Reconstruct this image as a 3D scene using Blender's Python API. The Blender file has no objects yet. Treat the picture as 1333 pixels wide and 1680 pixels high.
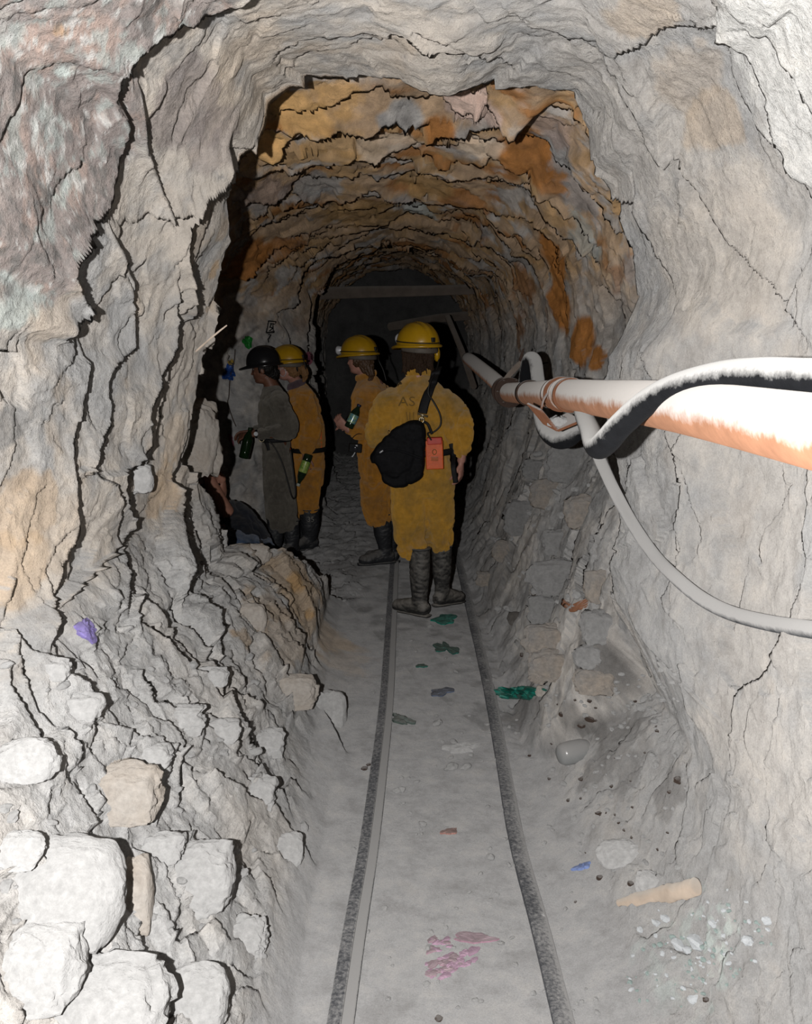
import bpy, bmesh, math, random
import numpy as np
from mathutils import Vector, Matrix, Euler
from mathutils.bvhtree import BVHTree

random.seed(11)
SC = bpy.context.scene
COL = SC.collection
PI = math.pi

# ------------------------------------------------------------ camera, light, exposure
IMG_W, IMG_H, F_PX, HORIZON, VPX, CAM_Z = 1333, 1680, 1550.0, 560.0, 668.0, 1.70
PITCH = math.atan((IMG_H / 2 - HORIZON) / F_PX)
cam_data = bpy.data.cameras.new('camera')
cam = bpy.data.objects.new('camera', cam_data); COL.objects.link(cam)
cam_data.sensor_fit = 'VERTICAL'; cam_data.sensor_height = 24.0
cam_data.lens = F_PX * 24.0 / IMG_H
cam_data.clip_start = 0.05
cam.location = (0, 0, CAM_Z)
cam.rotation_euler = (PI / 2 - PITCH, 0, 0)
SC.camera = cam

world = bpy.data.worlds.new('mine_darkness'); SC.world = world
world.use_nodes = True
world.node_tree.nodes['Background'].inputs[0].default_value = (0.0, 0.0, 0.0, 1)

flash_d = bpy.data.lights.new('camera_flash', 'SPOT')
flash_d.energy = 450.0
flash_d.color = (1.0, 0.985, 0.97)
flash_d.spot_size = math.radians(150); flash_d.spot_blend = 1.0
flash_d.shadow_soft_size = 0.012
flash = bpy.data.objects.new('camera_flash', flash_d); COL.objects.link(flash)
flash.location = (-0.17, -0.02, CAM_Z)
flash.rotation_euler = (PI / 2 - PITCH, 0, 0)

SC.view_settings.view_transform = 'Standard'
SC.view_settings.look = 'None'
SC.view_settings.exposure = 0.0
SC.view_settings.gamma = 1.0
SC.view_settings.use_curve_mapping = False

def ray(px, py):
    """direction with y = 1 of the sight line through a photograph pixel"""
    a = (px - IMG_W / 2) / F_PX; b = (py - IMG_H / 2) / F_PX
    c, s = math.cos(PITCH), math.sin(PITCH)
    d = Vector((a, c - b * s, -s - b * c))
    return d / d.y
def at(px, py, Y):
    d = ray(px, py)
    return Vector((d.x * Y, Y, CAM_Z + d.z * Y))
def at_floor(px, py, z=0.0):
    d = ray(px, py)
    return at(px, py, (z - CAM_Z) / d.z)

# ------------------------------------------------------------ numpy noise
def _hash(ix, iy, iz, seed):
    h = (ix.astype(np.int64) * 374761393 + iy.astype(np.int64) * 668265263 + iz.astype(np.int64) * 2147483647 + seed * 974711)
    h &= 0xFFFFFFFF
    h = ((h ^ (h >> 13)) * 1274126177) & 0xFFFFFFFF
    h = ((h ^ (h >> 16)) * 2246822519) & 0xFFFFFFFF
    h ^= h >> 15
    return (h & 0xFFFFFF).astype(np.float64) / float(0xFFFFFF)
def vnoise(p, seed=0):
    i = np.floor(p).astype(np.int64); f = p - i
    f = f * f * f * (f * (f * 6 - 15) + 10)
    out = 0
    for dx in (0, 1):
        wx = f[:, 0] if dx else 1 - f[:, 0]
        for dy in (0, 1):
            wy = f[:, 1] if dy else 1 - f[:, 1]
            for dz in (0, 1):
                wz = f[:, 2] if dz else 1 - f[:, 2]
                out = out + wx * wy * wz * _hash(i[:, 0] + dx, i[:, 1] + dy, i[:, 2] + dz, seed)
    return out * 2 - 1
def fbm(p, octaves=4, seed=0, gain=0.5, lac=2.07):
    a, s, q = 1.0, 0.0, p.copy(); tot = 0
    for k in range(octaves):
        s = s + a * vnoise(q + 17.3 * k, seed + k); tot += a
        a *= gain; q = q * lac
    return s / tot
def facets(p, seed=0, tilt=0.6, chunk=200000):
    """every Voronoi cell is a randomly tilted plane: broken, slabby rock; returns height and a per-cell random"""
    out = np.empty(len(p)); cell = np.empty(len(p))
    for a in range(0, len(p), chunk):
        q = p[a:a + chunk]; i = np.floor(q).astype(np.int64)
        best = np.full(len(q), 1e9); h = np.zeros(len(q)); c = np.zeros(len(q))
        for dx in (-1, 0, 1):
            for dy in (-1, 0, 1):
                for dz in (-1, 0, 1):
                    jx, jy, jz = i[:, 0] + dx, i[:, 1] + dy, i[:, 2] + dz
                    r1 = _hash(jx, jy, jz, seed); r2 = _hash(jx, jy, jz, seed + 1); r3 = _hash(jx, jy, jz, seed + 2)
                    ex, ey, ez = q[:, 0] - jx - r1, q[:, 1] - jy - r2, q[:, 2] - jz - r3
                    d = ex * ex + ey * ey + ez * ez
                    m = d < best
                    if m.any():
                        best[m] = d[m]
                        r4 = _hash(jx[m], jy[m], jz[m], seed + 3)
                        h[m] = (r4 * 2 - 1) + tilt * 2 * ((r1[m] * 7.3 % 1 - .5) * ex[m] + (r2[m] * 7.3 % 1 - .5) * ey[m] + (r3[m] * 7.3 % 1 - .5) * ez[m])
                        c[m] = r4
        out[a:a + chunk] = h; cell[a:a + chunk] = c
    return out, cell
def sstep(a, b, x):
    t = np.clip((x - a) / (b - a), 0, 1)
    return t * t * (3 - 2 * t)

# ------------------------------------------------------------ materials
def new_mat(name):
    m = bpy.data.materials.new(name); m.use_nodes = True
    nt = m.node_tree; b = nt.nodes['Principled BSDF']
    return m, nt, b
def N(nt, kind, **kw):
    n = nt.nodes.new(kind)
    for k, v in kw.items():
        if k in n.inputs: n.inputs[k].default_value = v
        else: setattr(n, k, v)
    return n
def ramp(nt, fac, stops):
    r = nt.nodes.new('ShaderNodeValToRGB')
    while len(r.color_ramp.elements) < len(stops): r.color_ramp.elements.new(0.5)
    for e, (p, c) in zip(r.color_ramp.elements, stops):
        e.position = p; e.color = (*c, 1) if len(c) == 3 else c
    nt.links.new(fac, r.inputs['Fac'])
    return r
def mixc(nt, fac, a, b, blend='MIX'):
    m = nt.nodes.new('ShaderNodeMix'); m.data_type = 'RGBA'; m.blend_type = blend
    for s, v in ((m.inputs[0], fac), (m.inputs[6], a), (m.inputs[7], b)):
        if hasattr(v, 'links') or hasattr(v, 'is_linked'): nt.links.new(v, s)
        elif isinstance(v, (int, float)): s.default_value = v
        else: s.default_value = (*v, 1)
    return m.outputs[2]
def bump(nt, b, height, strength=0.4, dist=0.01, chain=None):
    bp = N(nt, 'ShaderNodeBump'); bp.inputs['Strength'].default_value = strength; bp.inputs['Distance'].default_value = dist
    nt.links.new(height, bp.inputs['Height'])
    if chain is not None: nt.links.new(chain, bp.inputs['Normal'])
    if b is not None: nt.links.new(bp.outputs['Normal'], b.inputs['Normal'])
    return bp.outputs['Normal']
def coords(nt, scale=(1, 1, 1), kind='Object'):
    tc = nt.nodes.new('ShaderNodeTexCoord'); mp = nt.nodes.new('ShaderNodeMapping')
    mp.inputs['Scale'].default_value = scale
    nt.links.new(tc.outputs[kind], mp.inputs['Vector'])
    return mp.outputs['Vector']
def noise(nt, vec, scale, detail=6, rough=0.6):
    n = N(nt, 'ShaderNodeTexNoise'); n.inputs['Scale'].default_value = scale
    n.inputs['Detail'].default_value = detail; n.inputs['Roughness'].default_value = rough
    nt.links.new(vec, n.inputs['Vector'])
    return n.outputs['Fac']
def rough_set(b, r=0.95, spec=0.15, dr=1.0):
    b.inputs['Roughness'].default_value = r
    b.inputs['Specular IOR Level'].default_value = spec
    if 'Diffuse Roughness' in b.inputs: b.inputs['Diffuse Roughness'].default_value = dr

def rock_material():
    m, nt, b = new_mat('mine_rock')
    at_ = N(nt, 'ShaderNodeVertexColor', layer_name='rock_colour')
    gr = N(nt, 'ShaderNodeVertexColor', layer_name='rock_grain')     # r: graininess
    v = coords(nt)
    n1 = noise(nt, v, 9, 8, 0.7); n2 = noise(nt, v, 55, 5, 0.7); n3 = noise(nt, v, 240, 3, 0.6)
    r1 = ramp(nt, n1, [(0.25, (.70, .69, .68)), (0.5, (1, 1, 1)), (0.75, (1.22, 1.19, 1.15))])
    c = mixc(nt, 1.0, at_.outputs['Color'], r1.outputs['Color'], 'MULTIPLY')
    r2 = ramp(nt, n2, [(0.3, (.74, .74, .74)), (0.5, (1, 1, 1)), (0.72, (1.25, 1.25, 1.25))])
    sg = N(nt, 'ShaderNodeSeparateColor'); nt.links.new(gr.outputs['Color'], sg.inputs['Color'])
    c = mixc(nt, sg.outputs[0], c, mixc(nt, 1.0, c, r2.outputs['Color'], 'MULTIPLY'))
    r3 = ramp(nt, n3, [(0.35, (.88, .88, .88)), (0.65, (1.1, 1.1, 1.1))])
    c = mixc(nt, 0.8, c, mixc(nt, 1.0, c, r3.outputs['Color'], 'MULTIPLY'))
    nt.links.new(c, b.inputs['Base Color'])
    mul = N(nt, 'ShaderNodeMath', operation='MULTIPLY'); nt.links.new(n2, mul.inputs[0]); nt.links.new(sg.outputs[0], mul.inputs[1])
    k = bump(nt, None, mul.outputs[0], 0.9, 0.02)
    k = bump(nt, None, n1, 0.22, 0.03, k)
    bump(nt, b, n3, 0.4, 0.006, k)
    rough_set(b, 0.95, 0.12)
    return m
ROCK = rock_material()

# ------------------------------------------------------------ object helpers
def tag(o, label=None, cat=None, group=None, kind=None):
    if label: o['label'] = label
    if cat: o['category'] = cat
    if group: o['group'] = group
    if kind: o['kind'] = kind
    return o
def mesh_obj(name, verts, faces, mat=None, parent=None, smooth=True, loc=None):
    me = bpy.data.meshes.new(name)
    me.from_pydata([tuple(v) for v in verts], [], faces)
    if smooth: me.polygons.foreach_set('use_smooth', [True] * len(me.polygons))
    if mat: me.materials.append(mat)
    o = bpy.data.objects.new(name, me); COL.objects.link(o)
    if parent: o.parent = parent
    if loc is not None: o.location = loc
    me.update()
    return o
def empty(name, loc=(0, 0, 0), rz=0.0):
    o = bpy.data.objects.new(name, None); COL.objects.link(o)
    o.empty_display_size = 0.1
    o.location = loc; o.rotation_euler = (0, 0, rz)
    return o

# ------------------------------------------------------------ the tunnel: base surface around an axis
AX, AZ = 0.05, 1.15
NPH = 1040
PHG = np.linspace(0, 2 * PI, NPH)          # 0 = straight down, pi/2 = right, pi = up, 3pi/2 = left
def ph_of(x, z): return np.mod(np.arctan2(x - AX, -(z - AZ)), 2 * PI)
def radial(poly):
    """poly: (x, z, extra...) ordered by angle from straight down; exact straight segments; -> r(PHG), extra(PHG)"""
    P = [(ph_of(p[0], p[1]), *p) for p in poly]
    P.sort(key=lambda q: q[0])
    P = [(P[-1][0] - 2 * PI, *P[-1][1:])] + P + [(P[0][0] + 2 * PI, *P[0][1:])]
    r = np.zeros(NPH); ex = np.zeros(NPH)
    for a, b in zip(P[:-1], P[1:]):
        m = (PHG >= a[0] - 1e-9) & (PHG <= b[0] + 1e-9)
        dx, dz = np.sin(PHG[m]), -np.cos(PHG[m])
        x1, z1, x2, z2 = a[1] - AX, a[2] - AZ, b[1] - AX, b[2] - AZ
        ex_, ez_ = x2 - x1, z2 - z1
        den = dx * ez_ - dz * ex_
        den = np.where(np.abs(den) < 1e-9, 1e-9, den)
        r[m] = (x1 * ez_ - z1 * ex_) / den
        if len(a) > 3:
            t = (PHG[m] - a[0]) / max(b[0] - a[0], 1e-9)
            ex[m] = a[3] + (b[3] - a[3]) * t
    return r, ex
FLOOR = [(.05, 0)]
MOUTH = [(.05, 0), (.44, 0), (.6, .05), (.74, .17), (.84, .42), (.89, .75), (.93, 1.2), (.95, 1.7), (.86, 2.1), (.55, 2.4), (.1, 2.5), (-.4, 2.45),
         (-.78, 2.3), (-.95, 1.9), (-1.02, 1.3), (-.99, 1.0), (-.85, .80), (-.68, .52), (-.5, .28), (-.36, .08), (-.27, 0)]
MID = [(.05, 0), (.45, 0), (.6, .05), (.72, .16), (.80, .38), (.84, .66), (.88, 1.1), (.93, 1.6), (.90, 2.0), (.72, 2.32), (.4, 2.5), (-.1, 2.52), (-.45, 2.45),
       (-.72, 2.2), (-.86, 1.8), (-.90, 1.4), (-.93, 1.06), (-.82, .86), (-.66, .52), (-.5, .28), (-.38, .1), (-.29, 0)]
def pp(px, py, Y):
    p = at(px, py, Y); return (p.x, p.z, Y)
f1 = at_floor(800, 1160); 
PORTAL = [(.05, 0, 4.6), (.46, 0, 3.7), (.58, .06, 3.5), (.68, .2, 3.4), pp(1075, 1130, 3.3), pp(1045, 1060, 3.25), pp(1012, 985, 3.2), pp(1000, 920, 3.2), pp(1016, 850, 3.25), pp(1008, 770, 3.25), pp(990, 690, 3.3),
          pp(985, 640, 3.3), pp(992, 590, 3.3), pp(1020, 545, 3.3), pp(1044, 490, 3.25), pp(1036, 420, 3.2), pp(1014, 360, 3.2), pp(1008, 302, 3.15), pp(978, 268, 3.1), pp(970, 205, 3.1),
          pp(942, 150, 3.05), pp(880, 136, 3.0), pp(810, 132, 3.0), pp(785, 150, 2.98), pp(735, 162, 2.95), pp(690, 156, 2.95), pp(655, 138, 3.0), pp(600, 124, 3.05), pp(520, 126, 3.1), pp(470, 128, 3.1), pp(432, 150, 3.1),
          pp(428, 185, 3.12), pp(412, 238, 3.15), pp(388, 246, 3.15), pp(386, 300, 3.25), pp(380, 345, 3.4), pp(385, 400, 3.55), pp(362, 465, 3.7), pp(352, 520, 3.8), pp(340, 570, 3.85), pp(328, 650, 3.9), pp(312, 755, 3.9),
          pp(317, 775, 4.15), pp(325, 792, 4.35), pp(338, 808, 4.5), pp(348, 832, 4.65), pp(353, 850, 4.7), pp(363, 872, 4.75), pp(366, 896, 4.85), pp(400, 894, 4.95), pp(430, 902, 5.1), pp(500, 922, 5.45), pp(532, 945, 5.75), (-.50, .06, 6.0), (-.42, 0, 6.1), (-.2, 0, 5.4)]
FAR1 = [(.05, 0), (.5, 0), (.62, .2), (.72, .55), (.84, .9), (.97, 1.2), (1.02, 1.8), (.92, 2.25), (.62, 2.6), (.1, 2.72), (-.5, 2.68), (-.9, 2.5),
        (-1.3, 2.1), (-1.5, 1.5), (-1.5, .8), (-1.4, .12), (-1.2, 0), (-.5, 0)]
FAR2 = [(.05, 0), (.46, 0), (.66, .25), (.84, .75), (.96, 1.2), (.98, 1.8), (.84, 2.3), (.5, 2.6), (0, 2.70), (-.5, 2.64), (-1.05, 2.45),
        (-1.5, 2.1), (-1.72, 1.5), (-1.72, .5), (-1.6, .1), (-1.4, 0), (-.5, 0)]
FARB = [(.05, 0), (.5, 0), (.70, .25), (.86, .75), (.96, 1.2), (.97, 1.8), (.83, 2.3), (.45, 2.58), (0, 2.66), (-.5, 2.58), (-.85, 2.4),
        (-1.15, 2.1), (-1.24, 1.5), (-1.22, .5), (-1.12, .1), (-1.0, 0), (-.5, 0)]
FARC = [(.05, 0), (.55, 0), (.74, .25), (.88, .75), (.97, 1.2), (.97, 1.8), (.82, 2.3), (.4, 2.56), (0, 2.64), (-.45, 2.54), (-.68, 2.4),
        (-.86, 2.1), (-.90, 1.5), (-.88, .5), (-.8, .1), (-.7, 0), (-.4, 0)]
FAR3 = [(.05, 0), (.6, 0), (.78, .25), (.9, .75), (.97, 1.2), (.97, 1.8), (.82, 2.3), (.4, 2.62), (0, 2.72), (-.5, 2.64), (-.85, 2.45),
        (-1.1, 2.1), (-1.2, 1.5), (-1.2, .5), (-1.1, .1), (-1.0, 0), (-.5, 0)]
FAR4 = [(.05, 0), (.6, 0), (.8, .25), (.9, .75), (.92, 1.2), (.92, 1.8), (.78, 2.3), (.4, 2.65), (0, 2.8), (-.5, 2.75), (-.9, 2.55),
        (-1.15, 2.1), (-1.2, 1.5), (-1.2, .5), (-1.1, .1), (-1.0, 0), (-.5, 0)]
RM, RN, (RP, VP) = radial(MOUTH)[0], radial(MID)[0], radial(PORTAL)
RF = [radial(c)[0] for c in (FAR1, FAR2, FARB, FARC, FAR3, FAR4)]
YF = [4.8, 7.1, 8.1, 9.3, 9.6, 14.0]
YM, YN = 1.0, 2.25
def rbase(ph, Y):
    g = lambda arr: np.interp(ph, PHG, arr)
    vp = g(VP); rp = g(RP); rm = g(RM); rn = g(RN)
    t1 = np.clip((Y - YM) / (YN - YM), -1.5, 1)
    near1 = rm + (rn - rm) * np.clip(t1, 0, 1)
    t2 = np.clip((Y - YN) / np.maximum(vp - YN, .1), 0, 1)
    near = np.where(Y < YN, near1, rn + (rp - rn) * t2)
    fs = [g(a) for a in RF]
    far = fs[0]
    for k in range(5):
        t = np.clip((Y - YF[k]) / (YF[k + 1] - YF[k]), 0, 1)
        far = np.where(Y > YF[k], fs[k] + (fs[k + 1] - fs[k]) * t, far)
    s = sstep(0.0, 0.10, Y - vp)
    return np.where(Y <= vp, near, rp + (far - rp) * s)
def march(px, py, h=0.0, far=False):
    d = ray(px, py)
    Y = np.arange(0.8, 14.5, 0.004)
    x, z = d.x * Y, CAM_Z + d.z * Y
    ph = ph_of(x, z); r = np.hypot(x - AX, z - AZ)
    vp = np.interp(ph, PHG, VP)
    ok = r >= rbase(ph, Y) - h
    if far: ok &= Y > vp + .14
    k = np.argmax(ok)
    if not ok[k] or (not far and Y[k] > vp[k] - .01): return None
    return ph[k], Y[k], r[k]

# lips of rock traced on the walls: (points, height of the lip, length of the slope before it)
RIDGES = [
    ([(450, 2), (385, 22), (332, 40), (300, 60), (272, 72), (235, 100), (208, 135), (204, 180), (218, 210), (208, 270), (196, 320), (188, 360), (150, 395), (120, 440), (132, 470), (154, 512), (126, 545), (136, 580), (160, 575)], .10, .30),
    ([(160, 575), (148, 640), (140, 690), (128, 740), (130, 790), (128, 840), (132, 870), (115, 940), (98, 990), (100, 1030), (106, 1060)], .055, .18),
    ([(246, 165), (243, 200), (246, 250), (268, 310), (285, 360), (300, 400), (296, 470), (298, 560), (268, 630), (247, 680), (256, 725), (236, 766), (215, 780), (222, 830), (232, 860), (210, 895), (175, 925), (140, 970), (112, 1008)], .06, .16),
    ([(186, 378), (205, 420), (226, 465), (228, 520), (228, 575), (192, 610), (190, 650), (193, 690), (172, 740), (152, 790)], .05, .14),
    ([(384, 250), (380, 310), (338, 338), (320, 400), (318, 440), (334, 520), (338, 550)], .09, .16),
    ([(220, 890), (222, 940), (216, 1015)], .05, .12),
    ([(306, 790), (303, 840), (300, 890), (308, 940), (318, 978)], .07, .14),
    ([(220, 960), (260, 990), (275, 1020), (290, 1060)], .04, .15),
    ([(318, 975), (350, 1000), (372, 1015), (350, 1080), (380, 1110), (420, 1130), (450, 1160)], .05, .2),
    ([(0, 1028), (40, 1032), (60, 1062), (100, 1075), (112, 1100), (150, 1120), (165, 1170), (180, 1220)], .06, .2),
    ([(470, 1130), (515, 1135), (535, 1165), (556, 1205), (575, 1225)], .05, .25),
    ([(180, 1180), (230, 1205), (300, 1245), (350, 1275), (400, 1300), (450, 1325), (490, 1375), (520, 1410)], .035, .18),
    ([(300, 1160), (340, 1200), (400, 1240), (430, 1260), (470, 1310), (480, 1330)], .03, .15),
    ([(260, 1365), (320, 1365), (350, 1400), (390, 1410), (390, 1450), (382, 1500)], .04, .2),
    ([(1185, 2), (1180, 60), (1195, 130), (1215, 180), (1240, 215), (1290, 270), (1330, 310)], .03, .3),
    ([(975, 60), (1010, 130), (1060, 230), (1130, 330), (1190, 420), (1260, 490), (1330, 560)], .035, .25),
    ([(1045, 560), (1080, 650), (1110, 760)], .03, .2),
    ([(1030, 1000), (1060, 1050), (1100, 1120), (1150, 1150)], .03, .2),
    ([(400, 245), (430, 272), (456, 262), (482, 228), (545, 206), (600, 208), (640, 195), (690, 210), (735, 215), (790, 222), (840, 200), (890, 190)], .13, .35),
    ([(395, 300), (450, 285), (520, 262), (600, 250), (680, 262), (740, 282), (800, 285), (880, 300), (915, 320)], .08, .4),
    ([(385, 352), (460, 322), (530, 335), (600, 308), (700, 318), (800, 330), (900, 380)], .07, .5),
    ([(380, 460), (450, 432), (510, 400), (560, 385), (640, 372), (720, 380), (800, 400), (850, 440)], .09, .7),
    ([(480, 520), (500, 455), (530, 425), (600, 408), (700, 405), (750, 425), (780, 470)], .10, .9),
    ([(478, 540), (486, 600), (480, 700), (490, 800)], .10, .6),
    ([(515, 490), (508, 560), (530, 640), (520, 720), (560, 790)], .10, .6),
]
FIRST_FAR = 18
GRID_S = 470; GRID_F = 340
def build_tunnel():
    ph = PHG[:-1]; nph = len(ph)
    vp = VP[:-1]
    a = np.concatenate([np.linspace(-0.9, 0.95, 24)[:-1], [0.95]])
    rows = []
    for y in a[:-1]: rows.append(np.full(nph, y))
    for t in np.linspace(0, 1, GRID_S): rows.append(0.95 * (vp / 0.95) ** t)
    for d in (0.02, 0.04, 0.07, 0.11): rows.append(vp + d)
    for t in np.linspace(0, 1, GRID_F)[1:]: rows.append((vp + .11) * (14.3 / (vp + .11)) ** t)
    V = np.array(rows); nr = len(rows)
    PHM = np.broadcast_to(ph, V.shape)
    r = rbase(PHM.ravel(), V.ravel())
    Y = V.ravel(); PHr = PHM.ravel()
    x = AX + r * np.sin(PHr); z = AZ - r * np.cos(PHr)
    # zones
    near = (Y <= np.interp(PHr, PHG, VP) + 1e-6)
    flat = 1 - sstep(0.01, 0.16, z)
    p = np.stack([x, Y, z], 1)
    left = sstep(0.0, .5, -(x - AX)); bank = sstep(.05, .25, z) * (1 - sstep(.85, 1.05, z)) * ((x < 0) & near)
    talus = sstep(.02, .2, z) * (1 - sstep(.5, .8, z)) * ((x > 0) & near)
    wall = (1 - flat) * (1 - bank) * (1 - .8 * talus)
    warp = np.stack([fbm(p * 2.1, 3, 40), fbm(p * 2.1 + 9, 3, 44), fbm(p * 2.1 + 21, 3, 47)], 1)
    pw = p + .16 * warp
    fa, ca = facets(pw * np.array([3.2, 2.4, 1.7]), 5, 0.9)
    fb, cb = facets(pw * np.array([8.0, 6.5, 6.0]), 25, 0.9)
    fc, cc = facets(pw * np.array([17., 14., 17.]), 65, 0.8)
    n1 = fbm(p * 1.3, 3, 3); n2 = fbm(p * 6, 5, 8); n3 = fbm(p * 34, 3, 13)
    isn = near.astype(float)
    disp = np.zeros(len(r))
    # walls
    ax_ = .022 * fa + .008 * fb + .003 * fc
    disp += wall * (isn * (ax_ + .011 * n2 + .004 * n3) + (1 - isn) * (.026 * fa + .009 * fb + .004 * fc + .016 * n2 + .003 * n3))
    disp += wall * (1 - isn) * .06 * n1
    # terraces of the rubble bank
    lam = (Y + .55 * x + .20 * warp[:, 0] + .12 * n2) / .17
    saw = lam - np.floor(lam)
    amp = sstep(-.2, .6, fbm(p * 3.3, 2, 77))
    disp += bank * (.026 * fa + .020 * fb + .008 * fc + .006 * n2 + .003 * n3 - .016 * amp * saw ** 2)
    disp += talus * (.008 * fb + .005 * fc + .008 * n2 + .005 * n3)
    disp += flat * (.006 * fbm(p * 3.1, 3, 91) + .0026 * n3 + .004 * np.maximum(0, n2 - .15))
    fl2 = (1 - isn) * sstep(-.6, .1, -np.abs(x) + .2)
    disp += (1 - isn) * sstep(.25, .6, np.abs(x - .05)) * flat * (.02 * fb + .01 * fc)
    # far ceiling slabs
    ceil = sstep(1.9, 2.3, z) * (1 - isn)
    lam2 = (Y + .25 * np.abs(x) + .5 * warp[:, 1] + .3 * n2) / .62
    saw2 = lam2 - np.floor(lam2)
    disp += ceil * (-.05 * saw2 ** 1.5)
    # traced lips
    dmax = np.zeros(len(r))
    rng = np.random.RandomState(4)
    for ri, (pts, h, L) in enumerate(RIDGES):
        ks = []; isfar = ri >= FIRST_FAR
        for (a0, b0), (a1, b1) in zip(pts[:-1], pts[1:]):
            n = max(2, int(math.hypot(a1 - a0, b1 - b0) / 6))
            for t in np.linspace(0, 1, n, endpoint=False):
                q = march(a0 + (a1 - a0) * t, b0 + (b1 - b0) * t, h, isfar)
                if q: ks.append((q[0], q[1]))
        if len(ks) < 5: continue
        ks.sort()
        kp = np.array([k[0] for k in ks]); kv = np.array([k[1] for k in ks])
        w3 = np.stack([np.roll(kv, j) for j in (-2, -1, 0, 1, 2)]); w3[:, :2] = kv[:2]; w3[:, -2:] = kv[-2:]
        kv = np.median(w3, 0)
        m = (PHr >= kp[0] - .04) & (PHr <= kp[-1] + .04)
        vi = np.interp(PHr[m], kp, kv) + .006 * n3[m] + .018 * n2[m]
        if isfar: m &= ~near
        else: m &= near
        vi = np.interp(PHr[m], kp, kv) + .006 * n3[m] + .018 * n2[m]
        kpu = kp + np.arange(len(kp)) * 1e-7
        slope = np.interp(PHr[m], kp, np.abs(np.gradient(kv, kpu))); tau = np.clip(.8 * slope * (PHG[1] - PHG[0]), .008, .05)
        tp = sstep(-.04, .05, PHr[m] - kp[0]) * sstep(-.04, .05, kp[-1] - PHr[m])
        t = Y[m] - vi
        g = np.where(t <= 0, np.exp(np.minimum(t, 0) / L), np.exp(-np.maximum(t, 0) / tau))
        dmax[m] = np.maximum(dmax[m], h * tp * g)
    disp = disp - dmax
    r2 = r + disp
    x = AX + r2 * np.sin(PHr); z = AZ - r2 * np.cos(PHr)
    return dict(p=np.stack([x, Y, z], 1), nr=nr, nph=nph, ph=ph, near=near, wall=wall, bank=bank, talus=talus, flat=flat, n1=n1, n2=n2, n3=n3, ca=ca, cb=cb, cc=cc, warp=warp, ceil=ceil)
T = build_tunnel()
TP = T['p']; NR, NC = T['nr'], T['nph']
idx = np.arange(NR * NC).reshape(NR, NC)
A0 = idx[:-1]; B0 = np.roll(idx, -1, 1)[:-1]; C0 = np.roll(idx, -1, 1)[1:]; D0 = idx[1:]
QUADS = np.stack([A0, B0, C0, D0], -1)            # (NR-1, NC, 4)
def vert_normals(p, q):
    q = q.reshape(-1, 4)
    n = np.cross(p[q[:, 2]] - p[q[:, 0]], p[q[:, 3]] - p[q[:, 1]])
    out = np.zeros_like(p)
    for k in range(4):
        for c in range(3): out[:, c] += np.bincount(q[:, k], n[:, c], len(p))
    l = np.linalg.norm(out, axis=1); l[l == 0] = 1
    return out / l[:, None]
TN = vert_normals(TP, QUADS)
inward = np.stack([AX - TP[:, 0], 0 * TP[:, 0], AZ - TP[:, 2]], 1)
FLIP = np.sum(TN * inward) < 0
if FLIP: TN = -TN; QUADS = QUADS[..., ::-1]
BVH = BVHTree.FromPolygons(TP.tolist(), QUADS.reshape(-1, 4).tolist())
def hit(px, py):
    d = ray(px, py).normalized()
    loc, nor, _, _ = BVH.ray_cast(Vector((0, 0, CAM_Z)), d)
    if loc is None: return at(px, py, 6), Vector((0, -1, 0))
    return loc, nor
def ground(x, y, z0=1.3):
    loc, nor, _, _ = BVH.ray_cast(Vector((x, y, z0)), Vector((0, 0, -1)))
    return loc.z if loc is not None else 0.0

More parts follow.
